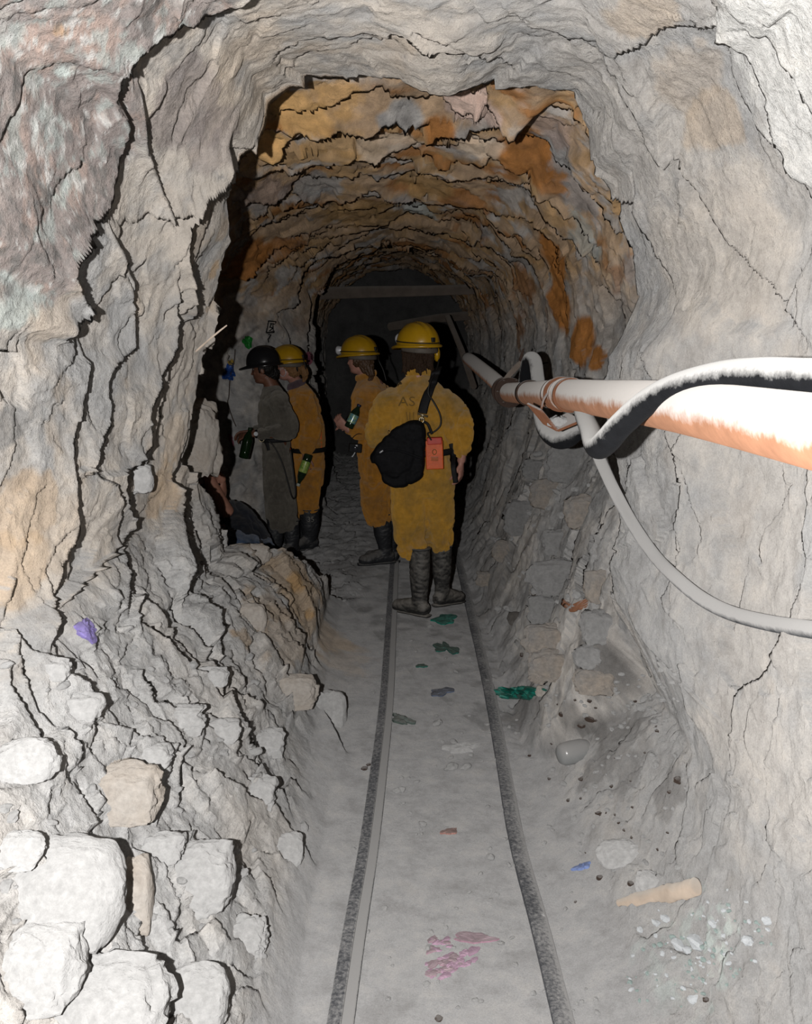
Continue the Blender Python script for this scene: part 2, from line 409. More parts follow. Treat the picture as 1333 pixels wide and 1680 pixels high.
# ---- colour of the rock itself, per vertex
GREY = np.array([.297, .294, .290]); BEIGE = np.array([.435, .392, .345]); TAN = np.array([.40, .325, .25])
PURP = np.array([.205, .178, .168]); RUST = np.array([.300, .128, .036]); BROWN = np.array([.20, .135, .080]); OCHRE = np.array([.43, .265, .11])
WHITE = np.array([.50, .495, .48]); CRUST = np.array([.40, .44, .42]); DARKG = np.array([.13, .125, .12]); PINKB = np.array([.38, .29, .25])
def paint():
    p = TP; n = len(p)
    c = np.tile(GREY, (n, 1))
    def mix(w, colr):
        nonlocal c
        w = np.clip(w, 0, 1)[:, None]
        c = c * (1 - w) + colr * w
    n1, n2, n3 = T['n1'], T['n2'], T['n3']
    nn = fbm(p * 2.6, 5, 201); n4 = fbm(p * 11, 5, 221); nb = fbm(p * np.array([2.2, 5, 9]), 4, 231)
    up = np.clip(TN[:, 2], 0, 1)
    mix(T['wall'] * sstep(-.35, .25, nn + .5 * n4) * .9, BEIGE)
    mix(T['wall'] * sstep(.25, .6, n4 + .3 * (T['cb'] - .5)) * .6, GREY * .8)
    mix(T['wall'] * sstep(.2, .5, fbm(p * 4.5, 4, 241)) * .5, TAN)
    mix(T['wall'] * T['near'] * sstep(0, .4, p[:, 0]) * .6, GREY * 1.12)
    far = (~T['near']).astype(float)
    # far ceiling and shoulders: brown and rusty layers
    cw = far * sstep(1.55, 2.2, p[:, 2])
    mix(cw * .9, BROWN * 1.25)
    mix(cw * sstep(.0, .3, nb + .25 * n4) * .6, OCHRE * .55)
    mix(cw * sstep(.16, .4, fbm(p * np.array([2.5, 4, 6]), 4, 251)) * .8, RUST * .7)
    mix(cw * sstep(.1, .35, fbm(p * np.array([3, 6, 8]), 4, 261)) * .75, GREY * .85)
    fw = far * (1 - sstep(1.55, 2.2, p[:, 2])) * (1 - T['flat'])
    mix(fw * .6, GREY * .75)
    G30 = fbm(p * 30, 4, 301)
    # regions found on the photograph, as balls in space: (px, py, radius px, stretch along the tunnel, colour, strength, noise)
    for px, py, rp, st, colr, s, nz in PATCHES:
        h, _ = hit(px, py); R = rp * h.y / F_PX
        d = np.sqrt((p[:, 0] - h.x) ** 2 + ((p[:, 1] - h.y) / st) ** 2 + (p[:, 2] - h.z) ** 2) / R
        m = d < 1.8
        w = np.zeros(n); w[m] = sstep(1.15, .85, d[m] + nz * (n4[m] + .6 * n2[m])) * s
        if colr.mean() > .32 and nz >= 1: w[m] *= sstep(-.1, .3, G30[m])
        mix(w, colr)
    # coarse grains in the dark mineral zone at upper left
    zone = np.zeros(n)
    for px, py, rp, st, colr, s, nz in PATCHES:
        if colr is PURP:
            h, _ = hit(px, py); R = rp * h.y / F_PX
            d = np.sqrt((p[:, 0] - h.x) ** 2 + ((p[:, 1] - h.y) / st) ** 2 + (p[:, 2] - h.z) ** 2) / R
            zone = np.maximum(zone, sstep(1.15, .85, d + nz * (n4 + .6 * n2)))
    g1 = fbm(p * 26, 4, 271); g2 = fbm(p * 48, 3, 281); g3 = fbm(p * 15, 4, 291)
    mix(zone * sstep(.12, .34, g3) * .6, PINKB * .8)
    mix(zone * sstep(.14, .36, g1) * .7, CRUST * .72)
    mix(zone * sstep(.27, .45, g2 + .3 * g3) * .75, WHITE * .85)
    mix(zone * sstep(.18, .42, -g1) * .75, DARKG * .9)
    mix(zone * sstep(.2, .4, -g2) * .4, DARKG * 1.2)
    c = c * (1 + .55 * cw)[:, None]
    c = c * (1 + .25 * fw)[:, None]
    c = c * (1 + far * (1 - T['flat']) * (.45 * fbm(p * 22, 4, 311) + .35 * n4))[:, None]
    # dust lies on everything that faces up
    mix(sstep(.35, .8, up + .25 * n4) * (1 - T['flat']) * .75, GREY * 1.02)
    mix(T['flat'] * .9, GREY * np.array([1.0, 1.0, 1.01]))
    mix(T['flat'] * sstep(.25, .6, n4) * .4, GREY * .8)
    mix(T['bank'] * .95, GREY * 1.38)
    mix(T['bank'] * .5 * sstep(-.2, .5, nn), BEIGE)
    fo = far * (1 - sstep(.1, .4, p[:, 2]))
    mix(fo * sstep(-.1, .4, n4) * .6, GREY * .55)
    for px, py, rp, st, colr, s, nz in PATCHES2:
        h, _ = hit(px, py); R = rp * h.y / F_PX
        d = np.sqrt((p[:, 0] - h.x) ** 2 + ((p[:, 1] - h.y) / st) ** 2 + (p[:, 2] - h.z) ** 2) / R
        mix(sstep(1.15, .7, d + nz * (n4 + .6 * n2)) * s, colr)
    g = np.clip(.30 + .5 * T['wall'] * sstep(-.2, .4, n1) + .5 * T['bank'], 0, 1) * (1 - .35 * T['flat'])
    return np.clip(c, 0, 1), g
def white_on(px, py, r): return (px, py, r, 2.0, WHITE, .9, .25)
PATCHES = [(40, 330, 120, 2.5, PURP, .9, .5), (110, 220, 110, 2.5, PURP, .9, .5), (150, 120, 110, 2.5, PURP, .9, .5), (240, 40, 90, 2.5, PURP, .9, .5), (30, 420, 80, 2.5, PURP, .8, .5), (130, 290, 80, 2.5, PURP, .8, .5), (330, 0, 60, 2.5, PURP, .8, .5),
           (300, 180, 70, 1.6, PURP * 1.1, .7, .6), (350, 230, 60, 1.6, PURP * 1.15, .6, .6), (90, 320, 28, 2, CRUST, .8, 1.1), (85, 220, 24, 2, CRUST, .8, 1.1), (105, 112, 16, 1.5, CRUST, .9, .5), (70, 210, 20, 2, WHITE, .6, 1.2), (100, 50, 12, 1.5, OCHRE, .9, .4), (60, 60, 26, 2, PINKB, .6, .8), (150, 60, 34, 2, PINKB * .9, .6, .8),
           (10, 500, 45, 2, CRUST * .8, .8, .8), (15, 700, 36, 2, GREY * .55, .8, .4), (40, 830, 60, 2, OCHRE * .9, .35, .8), (20, 950, 70, 2, OCHRE, .3, .8), (60, 880, 90, 2, TAN, .4, .8),
           (1270, 90, 120, 1.6, WHITE, .9, .3), (1300, 230, 80, 1.6, WHITE, .85, .3), (1240, 20, 70, 1.6, WHITE, .9, .3), (1170, 200, 40, 2, TAN, .6, .7), (1060, 30, 50, 2, TAN, .55, .8), (1110, 130, 50, 2, TAN, .4, .8), (1200, 420, 120, 2, BEIGE, .5, .6),
           (430, 245, 45, 1.5, OCHRE, .95, .3), (500, 190, 45, 1.8, OCHRE * .9, .85, .5), (560, 165, 40, 1.8, OCHRE * .8, .7, .6), (780, 195, 55, 1.5, PINKB, .9, .4), (660, 200, 36, 1.5, GREY * .8, .9, .4), (560, 235, 60, 1.6, OCHRE * .7, .8, .5), (640, 240, 50, 1.6, TAN, .7, .6), (860, 250, 60, 1.6, RUST * .75, .9, .4), (790, 240, 40, 1.6, TAN * 1.1, .8, .4), (720, 215, 28, 1.6, RUST * .8, .9, .4),
           (920, 260, 50, 1.6, GREY * .7, .8, .6), (960, 320, 40, 1.8, GREY * .65, .8, .6), (900, 200, 50, 1.6, PINKB * .6, .7, .6), (960, 390, 40, 1.8, CRUST * .6, .6, .8),
           (910, 425, 42, 1.7, RUST * .85, 1, .25), (925, 500, 45, 1.7, RUST * .85, 1, .25), (955, 560, 40, 1.7, RUST * .85, 1, .25), (980, 590, 22, 1.7, RUST * .8, 1, .3), (860, 470, 35, 1.7, RUST * .7, .7, .6), (850, 540, 30, 1.7, RUST * .6, .7, .6),
           (410, 430, 45, 1.8, RUST * .8, .95, .4), (470, 405, 35, 1.8, RUST * .7, .8, .5), (760, 340, 40, 1.8, RUST * .7, .8, .5), (700, 300, 40, 1.8, OCHRE * .6, .8, .5), (430, 330, 45, 1.6, PINKB * .5, .7, .6), (520, 300, 40, 1.8, GREY * .7, .8, .5), (600, 350, 60, 1.8, OCHRE * .55, .8, .6), (690, 350, 30, 1.8, CRUST * .7, .7, .6),
           (350, 440, 22, 1.2, OCHRE, .5, .8), (365, 380, 18, 1.2, TAN, .7, .8), (345, 500, 14, 1.2, TAN, .7, .8), (270, 800, 40, 1.5, OCHRE, .35, .8), (290, 720, 36, 1.5, TAN, .5, .8), (490, 960, 60, 1.8, TAN, .8, .5), (470, 1020, 60, 1.8, TAN, .6, .6), (540, 1060, 50, 1.8, TAN, .55, .6), (480, 990, 22, 1.5, OCHRE, .6, .6), (390, 1040, 30, 1.5, TAN, .7, .6), (560, 1120, 50, 2, TAN, .4, .6),
           (250, 940, 40, 1.5, DARKG * 1.5, .35, .8), (180, 1010, 20, 1.5, GREY * .6, .5, .7), (870, 1165, 55, 1.6, DARKG, .75, .7), (960, 1080, 40, 1.5, DARKG * 1.3, .5, .8), (1010, 1090, 30, 1.5, DARKG * 1.4, .5, .9), (960, 1190, 22, 1.6, DARKG, .7, 1.2), (1000, 1230, 50, 1.5, DARKG * 1.6, .4, 1.2), (1100, 1280, 40, 1.5, DARKG * 1.7, .35, 1.2), (1000, 1150, 60, 1.6, DARKG * 1.5, .4, 1.2),
           (1140, 1560, 90, 1.4, CRUST * .85, .6, 1.0), (1180, 1540, 50, 1.4, CRUST, .7, 1.1), (1080, 1570, 40, 1.4, CRUST * .9, .6, 1.1), (640, 930, 200, 1.3, DARKG * 1.6, .3, .6), (820, 900, 60, 1.3, DARKG * 1.2, .5, .8), (830, 850, 40, 1.3, DARKG * 1.2, .5, .8)]
SAND = np.array([.37, .285, .20])
PATCHES2 = [(480, 945, 60, 2.2, SAND, .75, .7), (505, 985, 55, 2.2, SAND, .75, .7), (450, 985, 50, 2, SAND, .5, .9), (470, 1040, 70, 2, SAND * .95, .5, .9), (540, 1050, 40, 2.0, SAND, .5, .7), (565, 1080, 40, 2.0, SAND, .25, .9), (490, 955, 20, 1.6, OCHRE * .9, .7, .6), (508, 1008, 10, 1.6, OCHRE, .7, .4), (400, 1045, 26, 1.5, SAND * .9, .7, .7), (385, 1040, 14, 1.5, OCHRE * .9, .5, .8), (425, 900, 40, 1.5, SAND, .7, .5),
            (860, 1160, 45, 1.5, DARKG * .9, .75, .6), (930, 1165, 40, 1.5, DARKG, .6, .8), (960, 1080, 40, 1.5, DARKG * 1.2, .6, .9), (1010, 1095, 30, 1.5, DARKG * 1.2, .6, .9), (965, 1185, 26, 1.6, DARKG * .8, .7, 1.3), (1010, 1235, 60, 1.4, DARKG * 1.2, .5, 1.5), (1100, 1290, 40, 1.4, DARKG * 1.3, .5, 1.4), (1010, 1165, 60, 1.4, DARKG * 1.3, .5, 1.4), (1060, 1230, 26, 1.4, DARKG * 1.3, .5, 1.2), (1150, 1320, 30, 1.4, DARKG * 1.5, .4, 1.3), (800, 990, 40, 1.5, DARKG, .5, .9), (820, 930, 50, 1.4, DARKG * .9, .5, .9), (570, 930, 40, 1.4, DARKG, .5, .9), (600, 1000, 14, 1.4, DARKG, .6, .6), (775, 1015, 30, 1.5, DARKG * 1.3, .4, 1.)]
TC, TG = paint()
def make_structure(name, cols, parent=None, rows=None):
    q = QUADS[:, cols].reshape(-1, 4)
    used, inv = np.unique(q, return_inverse=True)
    me = bpy.data.meshes.new(name)
    co = TP[used]
    me.vertices.add(len(used)); me.vertices.foreach_set('co', co.ravel())
    nf = len(q); me.loops.add(nf * 4); me.polygons.add(nf)
    me.loops.foreach_set('vertex_index', inv.reshape(-1).astype(np.int32))
    me.polygons.foreach_set('loop_start', np.arange(0, nf * 4, 4, dtype=np.int32))
    me.polygons.foreach_set('use_smooth', np.ones(nf, dtype=bool))
    me.update(calc_edges=True)
    me.normals_split_custom_set_from_vertices(TN[used].tolist())
    ca = me.color_attributes.new('rock_colour', 'FLOAT_COLOR', 'POINT')
    ca.data.foreach_set('color', np.concatenate([TC[used], np.ones((len(used), 1))], 1).ravel())
    cg = me.color_attributes.new('rock_grain', 'FLOAT_COLOR', 'POINT')
    g = TG[used]; cg.data.foreach_set('color', np.stack([g, g, g, np.ones_like(g)], 1).ravel())
    me.materials.append(ROCK)
    o = bpy.data.objects.new(name, me); COL.objects.link(o)
    o['kind'] = 'structure'
    return o
ph = T['ph']
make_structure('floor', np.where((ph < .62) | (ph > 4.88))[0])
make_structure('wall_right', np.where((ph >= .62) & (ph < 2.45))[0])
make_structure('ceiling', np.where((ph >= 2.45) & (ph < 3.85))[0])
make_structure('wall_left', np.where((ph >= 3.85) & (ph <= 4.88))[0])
# the far end of the gallery
def end_wall():
    ring = TP[idx[-1]]
    nrg = 40; vs = []; fs = []
    cx, cz = AX, AZ
    for k in range(nrg + 1):
        t = 1 - k / nrg
        q = np.stack([cx + (ring[::6, 0] - cx) * t, ring[::6, 1] + 0 * ring[::6, 0], cz + (ring[::6, 2] - cz) * t], 1)
        q[:, 1] += .25 * fbm(q * 2.2, 4, 5) * min(1, k / 6) + .12 * min(1, k / 6)
        vs.append(q)
    n = len(vs[0]); vs = np.concatenate(vs)
    for k in range(nrg):
        for j in range(n):
            a, b = k * n + j, k * n + (j + 1) % n
            fs.append((a, b, b + n, a + n))
    o = mesh_obj('wall_back', vs, fs, ROCK); o['kind'] = 'structure'
    me = o.data
    ca = me.color_attributes.new('rock_colour', 'FLOAT_COLOR', 'POINT')
    c = GREY * .42 + 0.05 * fbm(vs * 3, 4, 9)[:, None]
    ca.data.foreach_set('color', np.concatenate([c, np.ones((len(vs), 1))], 1).ravel())
    cg = me.color_attributes.new('rock_grain', 'FLOAT_COLOR', 'POINT')
    cg.data.foreach_set('color', np.full(len(vs) * 4, .5))
end_wall()

# ------------------------------------------------------------ shape helpers
def catmull(P, n=8):
    P = [Vector(p) for p in P]; Q = [P[0] * 2 - P[1]] + P + [P[-1] * 2 - P[-2]]; out = []
    for i in range(1, len(Q) - 2):
        a, b, c, d = Q[i - 1:i + 3]
        for k in range(n):
            t = k / n
            out.append(0.5 * ((2 * b) + (c - a) * t + (2 * a - 5 * b + 4 * c - d) * t * t + (3 * b - a - 3 * c + d) * t ** 3))
    out.append(P[-1])
    return out
def lerp_list(R, n):
    out = []
    m = (len(R) - 1)
    for i in range(n):
        t = i / (n - 1) * m; k = min(int(t), m - 1); f = t - k
        a, b = R[k], R[k + 1]
        if isinstance(a, (tuple, list)): out.append(tuple(x + (y - x) * f for x, y in zip(a, b)))
        else: out.append(a + (b - a) * f)
    return out
def tube(P, R, seg=12, side=None, round_end=True):
    """swept tube; R: radius per point or (a, b) with a along 'side'"""
    P = [Vector(p) for p in P]; vs = []; fs = []
    n = len(P)
    if not isinstance(R, (list, tuple)): R = [R] * n
    if len(R) != n: R = lerp_list(list(R), n)
    T_ = [(P[min(i + 1, n - 1)] - P[max(i - 1, 0)]).normalized() for i in range(n)]
    s = Vector(side) if side is not None else (Vector((0, 0, 1)) if abs(T_[0].z) < .9 else Vector((1, 0, 0)))
    rings = []
    for i in range(n):
        s_ = (s - T_[i] * s.dot(T_[i]))
        if s_.length < 1e-6: s_ = T_[i].orthogonal()
        s_.normalize()
        if side is None: s = s_
        b_ = T_[i].cross(s_)
        r = R[i] if isinstance(R[i], (tuple, list)) else (R[i], R[i])
        rings.append((P[i], s_, b_, r, T_[i]))
    if round_end:
        p, s_, b_, r, t = rings[0]; m = min(r); rings.insert(0, (p - t * m * .35, s_, b_, (r[0] * .7, r[1] * .7), t))
        p, s_, b_, r, t = rings[-1]; m = min(r); rings.append((p + t * m * .35, s_, b_, (r[0] * .7, r[1] * .7), t))
    for p, s_, b_, r, t in rings:
        for k in range(seg):
            a = 2 * PI * k / seg
            vs.append(p + s_ * (math.cos(a) * r[0]) + b_ * (math.sin(a) * r[1]))
    m = len(rings)
    for i in range(m - 1):
        for k in range(seg):
            a, b = i * seg + k, i * seg + (k + 1) % seg
            fs.append((a, b, b + seg, a + seg))
    fs.append(tuple(range(seg - 1, -1, -1))); fs.append(tuple((m - 1) * seg + k for k in range(seg)))
    return vs, fs
def ellipsoid(c, r, rot=None, seg=20, rings=12):
    c = Vector(c); vs = []; fs = []
    M = rot if rot is not None else Matrix.Identity(3)
    vs.append(c + M @ Vector((0, 0, r[2])))
    for i in range(1, rings):
        th = PI * i / rings
        for k in range(seg):
            a = 2 * PI * k / seg
            vs.append(c + M @ Vector((r[0] * math.sin(th) * math.cos(a), r[1] * math.sin(th) * math.sin(a), r[2] * math.cos(th))))
    vs.append(c + M @ Vector((0, 0, -r[2])))
    for k in range(seg):
        fs.append((0, 1 + k, 1 + (k + 1) % seg))
        b = 1 + (rings - 2) * seg
        fs.append((b + k, len(vs) - 1, b + (k + 1) % seg))
    for i in range(rings - 2):
        for k in range(seg):
            a = 1 + i * seg + k; b = 1 + i * seg + (k + 1) % seg
            fs.append((a, a + seg, b + seg, b))
    return vs, fs
def box(c, h, rot=None):
    c = Vector(c); M = rot if rot is not None else Matrix.Identity(3)
    vs = [c + M @ Vector((sx * h[0], sy * h[1], sz * h[2])) for sx in (-1, 1) for sy in (-1, 1) for sz in (-1, 1)]
    return vs, [(0, 1, 3, 2), (4, 6, 7, 5), (0, 4, 5, 1), (2, 3, 7, 6), (0, 2, 6, 4), (1, 5, 7, 3)]
def join(parts):
    vs = []; fs = []
    for v, f in parts:
        o = len(vs); vs += list(v); fs += [tuple(i + o for i in q) for q in f]
    return vs, fs
def lathe(profile, seg=24):
    """profile: (r, z) from bottom to top"""
    vs = []; fs = []
    for r, z in profile:
        for k in range(seg):
            a = 2 * PI * k / seg; vs.append(Vector((r * math.cos(a), r * math.sin(a), z)))
    for i in range(len(profile) - 1):
        for k in range(seg):
            a, b = i * seg + k, i * seg + (k + 1) % seg
            fs.append((a, b, b + seg, a + seg))
    fs.append(tuple(range(seg - 1, -1, -1))); fs.append(tuple((len(profile) - 1) * seg + k for k in range(seg)))
    return vs, fs
def build(name, geo, mat, parent=None, smooth=True, loc=None, bevel=0, sub=0):
    o = mesh_obj(name, geo[0], geo[1], mat, parent, smooth, loc)
    if bevel:
        m = o.modifiers.new('bevel', 'BEVEL'); m.width = bevel; m.segments = 3; m.limit_method = 'ANGLE'
    if sub:
        m = o.modifiers.new('sub', 'SUBSURF'); m.levels = sub; m.render_levels = sub
    return o
def shift(geo, d):
    d = Vector(d); return [v + d for v in geo[0]], geo[1]
def xform(geo, M):
    return [M @ Vector(v) for v in geo[0]], geo[1]

# ------------------------------------------------------------ materials of the things
def dusty_mat(name, base, dust=(.30, .293, .285), lo=.25, hi=.7, amount=.9, rough=.85, spec=.2, scale=18, bstr=.3, bdist=.004, dr=.8, var=.25):
    """a thing's own colour with mine dust settled on whatever faces up"""
    m, nt, b = new_mat(name)
    v = coords(nt)
    n1 = noise(nt, v, scale, 6, .65); n2 = noise(nt, v, scale * 6, 4, .6)
    geo = N(nt, 'ShaderNodeNewGeometry'); sx = N(nt, 'ShaderNodeSeparateXYZ'); nt.links.new(geo.outputs['Normal'], sx.inputs[0])
    ad = N(nt, 'ShaderNodeMath', operation='MULTIPLY_ADD'); nt.links.new(n1, ad.inputs[0]); ad.inputs[1].default_value = .9; nt.links.new(sx.outputs[2], ad.inputs[2])
    ad2 = N(nt, 'ShaderNodeMath', operation='MULTIPLY_ADD'); nt.links.new(n2, ad2.inputs[0]); ad2.inputs[1].default_value = .35; nt.links.new(ad.outputs[0], ad2.inputs[2])
    mr = N(nt, 'ShaderNodeMapRange'); nt.links.new(ad2.outputs[0], mr.inputs[0])
    mr.inputs[1].default_value = lo + .6; mr.inputs[2].default_value = hi + .6; mr.inputs[3].default_value = 0; mr.inputs[4].default_value = amount
    r = ramp(nt, n1, [(.25, tuple(c * (1 - var) for c in base)), (.75, tuple(min(1, c * (1 + var)) for c in base))])
    c = mixc(nt, mr.outputs[0], r.outputs['Color'], dust)
    nt.links.new(c, b.inputs['Base Color'])
    bump(nt, b, n2, bstr, bdist)
    rough_set(b, rough, spec, dr)
    return m
def plain_mat(name, base, rough=.6, spec=.4, scale=30, var=.15, bstr=.1, metallic=0, dr=0):
    m, nt, b = new_mat(name)
    v = coords(nt); n1 = noise(nt, v, scale, 5, .6)
    r = ramp(nt, n1, [(.3, tuple(c * (1 - var) for c in base)), (.7, tuple(min(1, c * (1 + var)) for c in base))])
    nt.links.new(r.outputs['Color'], b.inputs['Base Color'])
    bump(nt, b, n1, bstr, .004)
    rough_set(b, rough, spec, dr); b.inputs['Metallic'].default_value = metallic
    return m
def stone_mat(name, a, b_, grain=.8):
    m, nt, b = new_mat(name)
    v = coords(nt)
    n1 = noise(nt, v, 7, 7, .65); n2 = noise(nt, v, 60, 5, .7); n3 = noise(nt, v, 250, 3, .6)
    r = ramp(nt, n1, [(.3, a), (.7, b_)])
    r2 = ramp(nt, n2, [(.3, (.78, .78, .78)), (.7, (1.18, 1.18, 1.18))])
    c = mixc(nt, grain, r.outputs['Color'], mixc(nt, 1.0, r.outputs['Color'], r2.outputs['Color'], 'MULTIPLY'))
    nt.links.new(c, b.inputs['Base Color'])
    k = bump(nt, None, n1, .4, .03); k = bump(nt, None, n2, .5, .012, k); bump(nt, b, n3, .35, .004, k)
    rough_set(b, .95, .12)
    return m
M_STONE = stone_mat('grey_stone', tuple(GREY * 1.15), tuple(GREY * 1.4))
M_STONE_WARM = stone_mat('warm_stone', tuple(TAN * .55 + GREY * .35), tuple(BEIGE * .6 + GREY * .5))
M_STONE_PALE = stone_mat('pale_stone', tuple(GREY * 1.15), tuple(GREY * 1.38))
M_STONE_DARK = stone_mat('dark_stone', (.06, .055, .05), (.14, .13, .12))
M_STONE_FAR = stone_mat('dusty_wall_stone', tuple(GREY * .68), tuple(GREY * .92))
M_STONE_FAR2 = stone_mat('yellowish_wall_stone', tuple(GREY * .72), tuple(TAN * .6 + GREY * .25), 1.0)
M_CHIP_W = stone_mat('white_crystal', (.50, .52, .53), (.62, .64, .66))
M_CHIP_G = stone_mat('green_crystal', (.26, .34, .32), (.40, .46, .44))
M_PIPE = dusty_mat('rusty_pipe', (.27, .135, .08), dust=(.44, .42, .40), lo=-.28, hi=.14, amount=.97, scale=14)
M_RUST = dusty_mat('rusty_iron', (.20, .085, .045), lo=.35, hi=.8, amount=.9, scale=20)
M_RUSTD = dusty_mat('dark_rusty_iron', (.07, .045, .035), lo=.5, hi=1.0, amount=.8)
M_HOSE = dusty_mat('black_rubber_hose', (.009, .0095, .011), dust=(.40, .395, .385), lo=-.18, hi=.42, amount=.97, scale=34, rough=.6)
M_CABLE = dusty_mat('dust_covered_cable', (.05, .052, .056), dust=(.345, .338, .33), lo=-.75, hi=-.1, amount=.97, scale=22)
M_WOOD = dusty_mat('weathered_wood', (.44, .36, .29), dust=(.36, .345, .32), lo=.1, hi=1.1, amount=.8, scale=10)
M_BEAM = dusty_mat('dark_timber', (.22, .18, .15), dust=(.26, .24, .22), lo=.3, hi=1., amount=.6, scale=8)
M_REDWOOD = dusty_mat('reddish_splinter', (.22, .10, .055), lo=.5, hi=1.1, amount=.6)
M_DARKDEB = dusty_mat('dark_debris', (.05, .035, .028), lo=.6, hi=1.1, amount=.5)
def rail_mat():
    m, nt, b = new_mat('worn_rail_steel')
    at_ = N(nt, 'ShaderNodeVertexColor', layer_name='dust')
    sg = N(nt, 'ShaderNodeSeparateColor'); nt.links.new(at_.outputs['Color'], sg.inputs['Color'])
    v = coords(nt); n1 = noise(nt, v, 95, 4, .75); n0 = noise(nt, v, 4, 3, .6)
    a1 = N(nt, 'ShaderNodeMath', operation='ADD'); nt.links.new(n1, a1.inputs[0]); nt.links.new(sg.outputs[0], a1.inputs[1])
    a2 = N(nt, 'ShaderNodeMath', operation='MULTIPLY_ADD'); nt.links.new(n0, a2.inputs[0]); a2.inputs[1].default_value = .35; nt.links.new(a1.outputs[0], a2.inputs[2])
    r = ramp(nt, a2.outputs[0], [(.58, (.060, .062, .068)), (.72, (.14, .14, .143)), (.92, (.285, .28, .275))])
    nt.links.new(r.outputs['Color'], b.inputs['Base Color'])
    rough_set(b, .75, .25, .5); bump(nt, b, n1, .2, .003)
    return m
M_RAIL = rail_mat()

# ------------------------------------------------------------ the track
def rail(name, label, path, prof, dust, flange, dust2, sgn):
    P = catmull(path, 10)
    root = empty(name, P[0]); tag(root, label, 'rail', 'narrow gauge rails')
    def sweep(nm, pr, du):
        vs = []; fs = []; dc = []
        n = len(pr)
        wob = 0
        for i, p in enumerate(P):
            t = (P[min(i + 1, len(P) - 1)] - P[max(i - 1, 0)]).normalized(); s = Vector((t.y, -t.x, 0)).normalized()
            for (u, w), d in zip(pr, du):
                vs.append(p + s * u + Vector((0, 0, w)) - P[0]); dc.append(d)
        for i in range(len(P) - 1):
            for k in range(n):
                a, b = i * n + k, i * n + (k + 1) % n
                fs.append((a, b, b + n, a + n))
        fs.append(tuple(range(n - 1, -1, -1))); fs.append(tuple((len(P) - 1) * n + k for k in range(n)))
        o = mesh_obj(nm, vs, fs, M_RAIL, root, smooth=False)
        c = o.data.color_attributes.new('dust', 'FLOAT_COLOR', 'POINT')
        c.data.foreach_set('color', np.stack([dc, dc, dc, [1] * len(dc)], 1).ravel())
    sweep('rail_head', prof, dust)
    if flange: sweep('rail_flange', flange, dust2)
pl = [(543, 1680), (567, 1530), (590, 1400), (608, 1270), (622, 1150), (630, 1030), (636, 935)]
pr_ = [(921, 1680), (882, 1520), (845, 1380), (822, 1250), (800, 1130), (776, 1025), (755, 935)]
Lp = [at_floor(x + 8, y) for x, y in pl]; Rp = [at_floor(x, y) for x, y in pr_]
def extend(P):
    d0 = (P[0] - P[1]).normalized(); d1 = (P[-1] - P[-2]).normalized(); d1.x *= .5
    return [P[0] + d0 * 1.6] + P + [P[-1] + d1 * 1.2, P[-1] + d1 * 2.6]
rail('rail', 'left rail of the track, worn dark edge beside a dusty flat band', extend(Lp),
     [(-.020, -.03), (-.020, .020), (-.016, .024), (.012, .024), (.016, .021), (.016, -.03)], [.25, .12, .0, .0, .2, .3],
     [(.0165, -.03), (.0165, .016), (.044, .015), (.047, .012), (.047, -.03)], [.42, .42, .45, .05, -.2], 1)
rail('rail', 'right rail of the track, dark speckled steel nearly buried in dust', extend(Rp),
     [(-.021, -.03), (-.021, .012), (-.018, .016), (.0, .016), (.020, .012), (.034, .006), (.034, -.03)], [-.1, -.1, .02, .05, .14, .36, .4], None, None, 1)

# ------------------------------------------------------------ pipe, hoses, cable
def Yx(px, X): return X * F_PX / (px - 666.5)
pipe_pts = [Vector((.585, .25, 1.585)), at(1333, 707, 1.36), at(1150, 673, 1.86), at(1060, 661, 2.29), at(990, 654, 2.80), at(925, 647, 3.5), at(860, 645, 4.7), at(834, 644, 5.45)]
far_pts = [at(829, 640, 5.6), at(812, 624, 6.1), at(798, 612, 6.7), at(775, 593, 8.0), at(768, 588, 9.0)]
pipe = empty('air_pipe', pipe_pts[5]); tag(pipe, 'long rusty steel pipe topped with white dust running along the right wall', 'pipe')
def wpart(name, geo, mat, root, **k): return build(name, shift(geo, -root.location), mat, root, **k)
wpart('pipe_run', tube(catmull(pipe_pts, 10), .0545, 40), M_PIPE, pipe)
wpart('far_pipe_run', tube(catmull(far_pts, 8), [.05, .05, .052, .055, .055], 28), M_PIPE, pipe)
def collar(nm, P, t, r, w, m, lip=0):
    t = Vector(t).normalized()
    pts = [P - t * w / 2, P - t * w / 2 * .98, P + t * w / 2 * .98, P + t * w / 2]
    wpart(nm, tube(pts, [r * .93, r, r, r * .93], 40, round_end=False), m, pipe)
tdir = (pipe_pts[6] - pipe_pts[5])
def on_pipe(px): # point on the pipe seen at a column
    for a, b in zip(pipe_pts[:-1], pipe_pts[1:]):
        pa, pb = 666.5 + a.x / a.y * F_PX, 666.5 + b.x / b.y * F_PX
        if pb <= px <= pa:
            t = (pa - px) / (pa - pb); return a + (b - a) * (t * a.y / (t * a.y + (1 - t) * b.y) if False else t)
    return pipe_pts[-1]
cp = pipe_pts[5]
for dy, r, w in ((-.14, .062, .03), (-.03, .060, .02), (.06, .066, .018), (.16, .061, .05)):
    u = (pipe_pts[4] - pipe_pts[5]).normalized() if dy < 0 else -tdir.normalized()
    collar('weld_ring', cp + (pipe_pts[4] - cp).normalized() * (-dy) if dy < 0 else cp + tdir.normalized() * dy, tdir, r, w, M_RUST if r > .0615 else M_PIPE)
c2 = at(868, 645, 4.55); collar('coupling', c2, tdir, .062, .10, M_RUSTD)
c3 = at(836, 644, 5.4); collar('flange', c3, tdir, .085, .05, M_RUSTD)
collar('flange', at(829, 641, 5.56), far_pts[1] - far_pts[0], .078, .04, M_RUSTD)
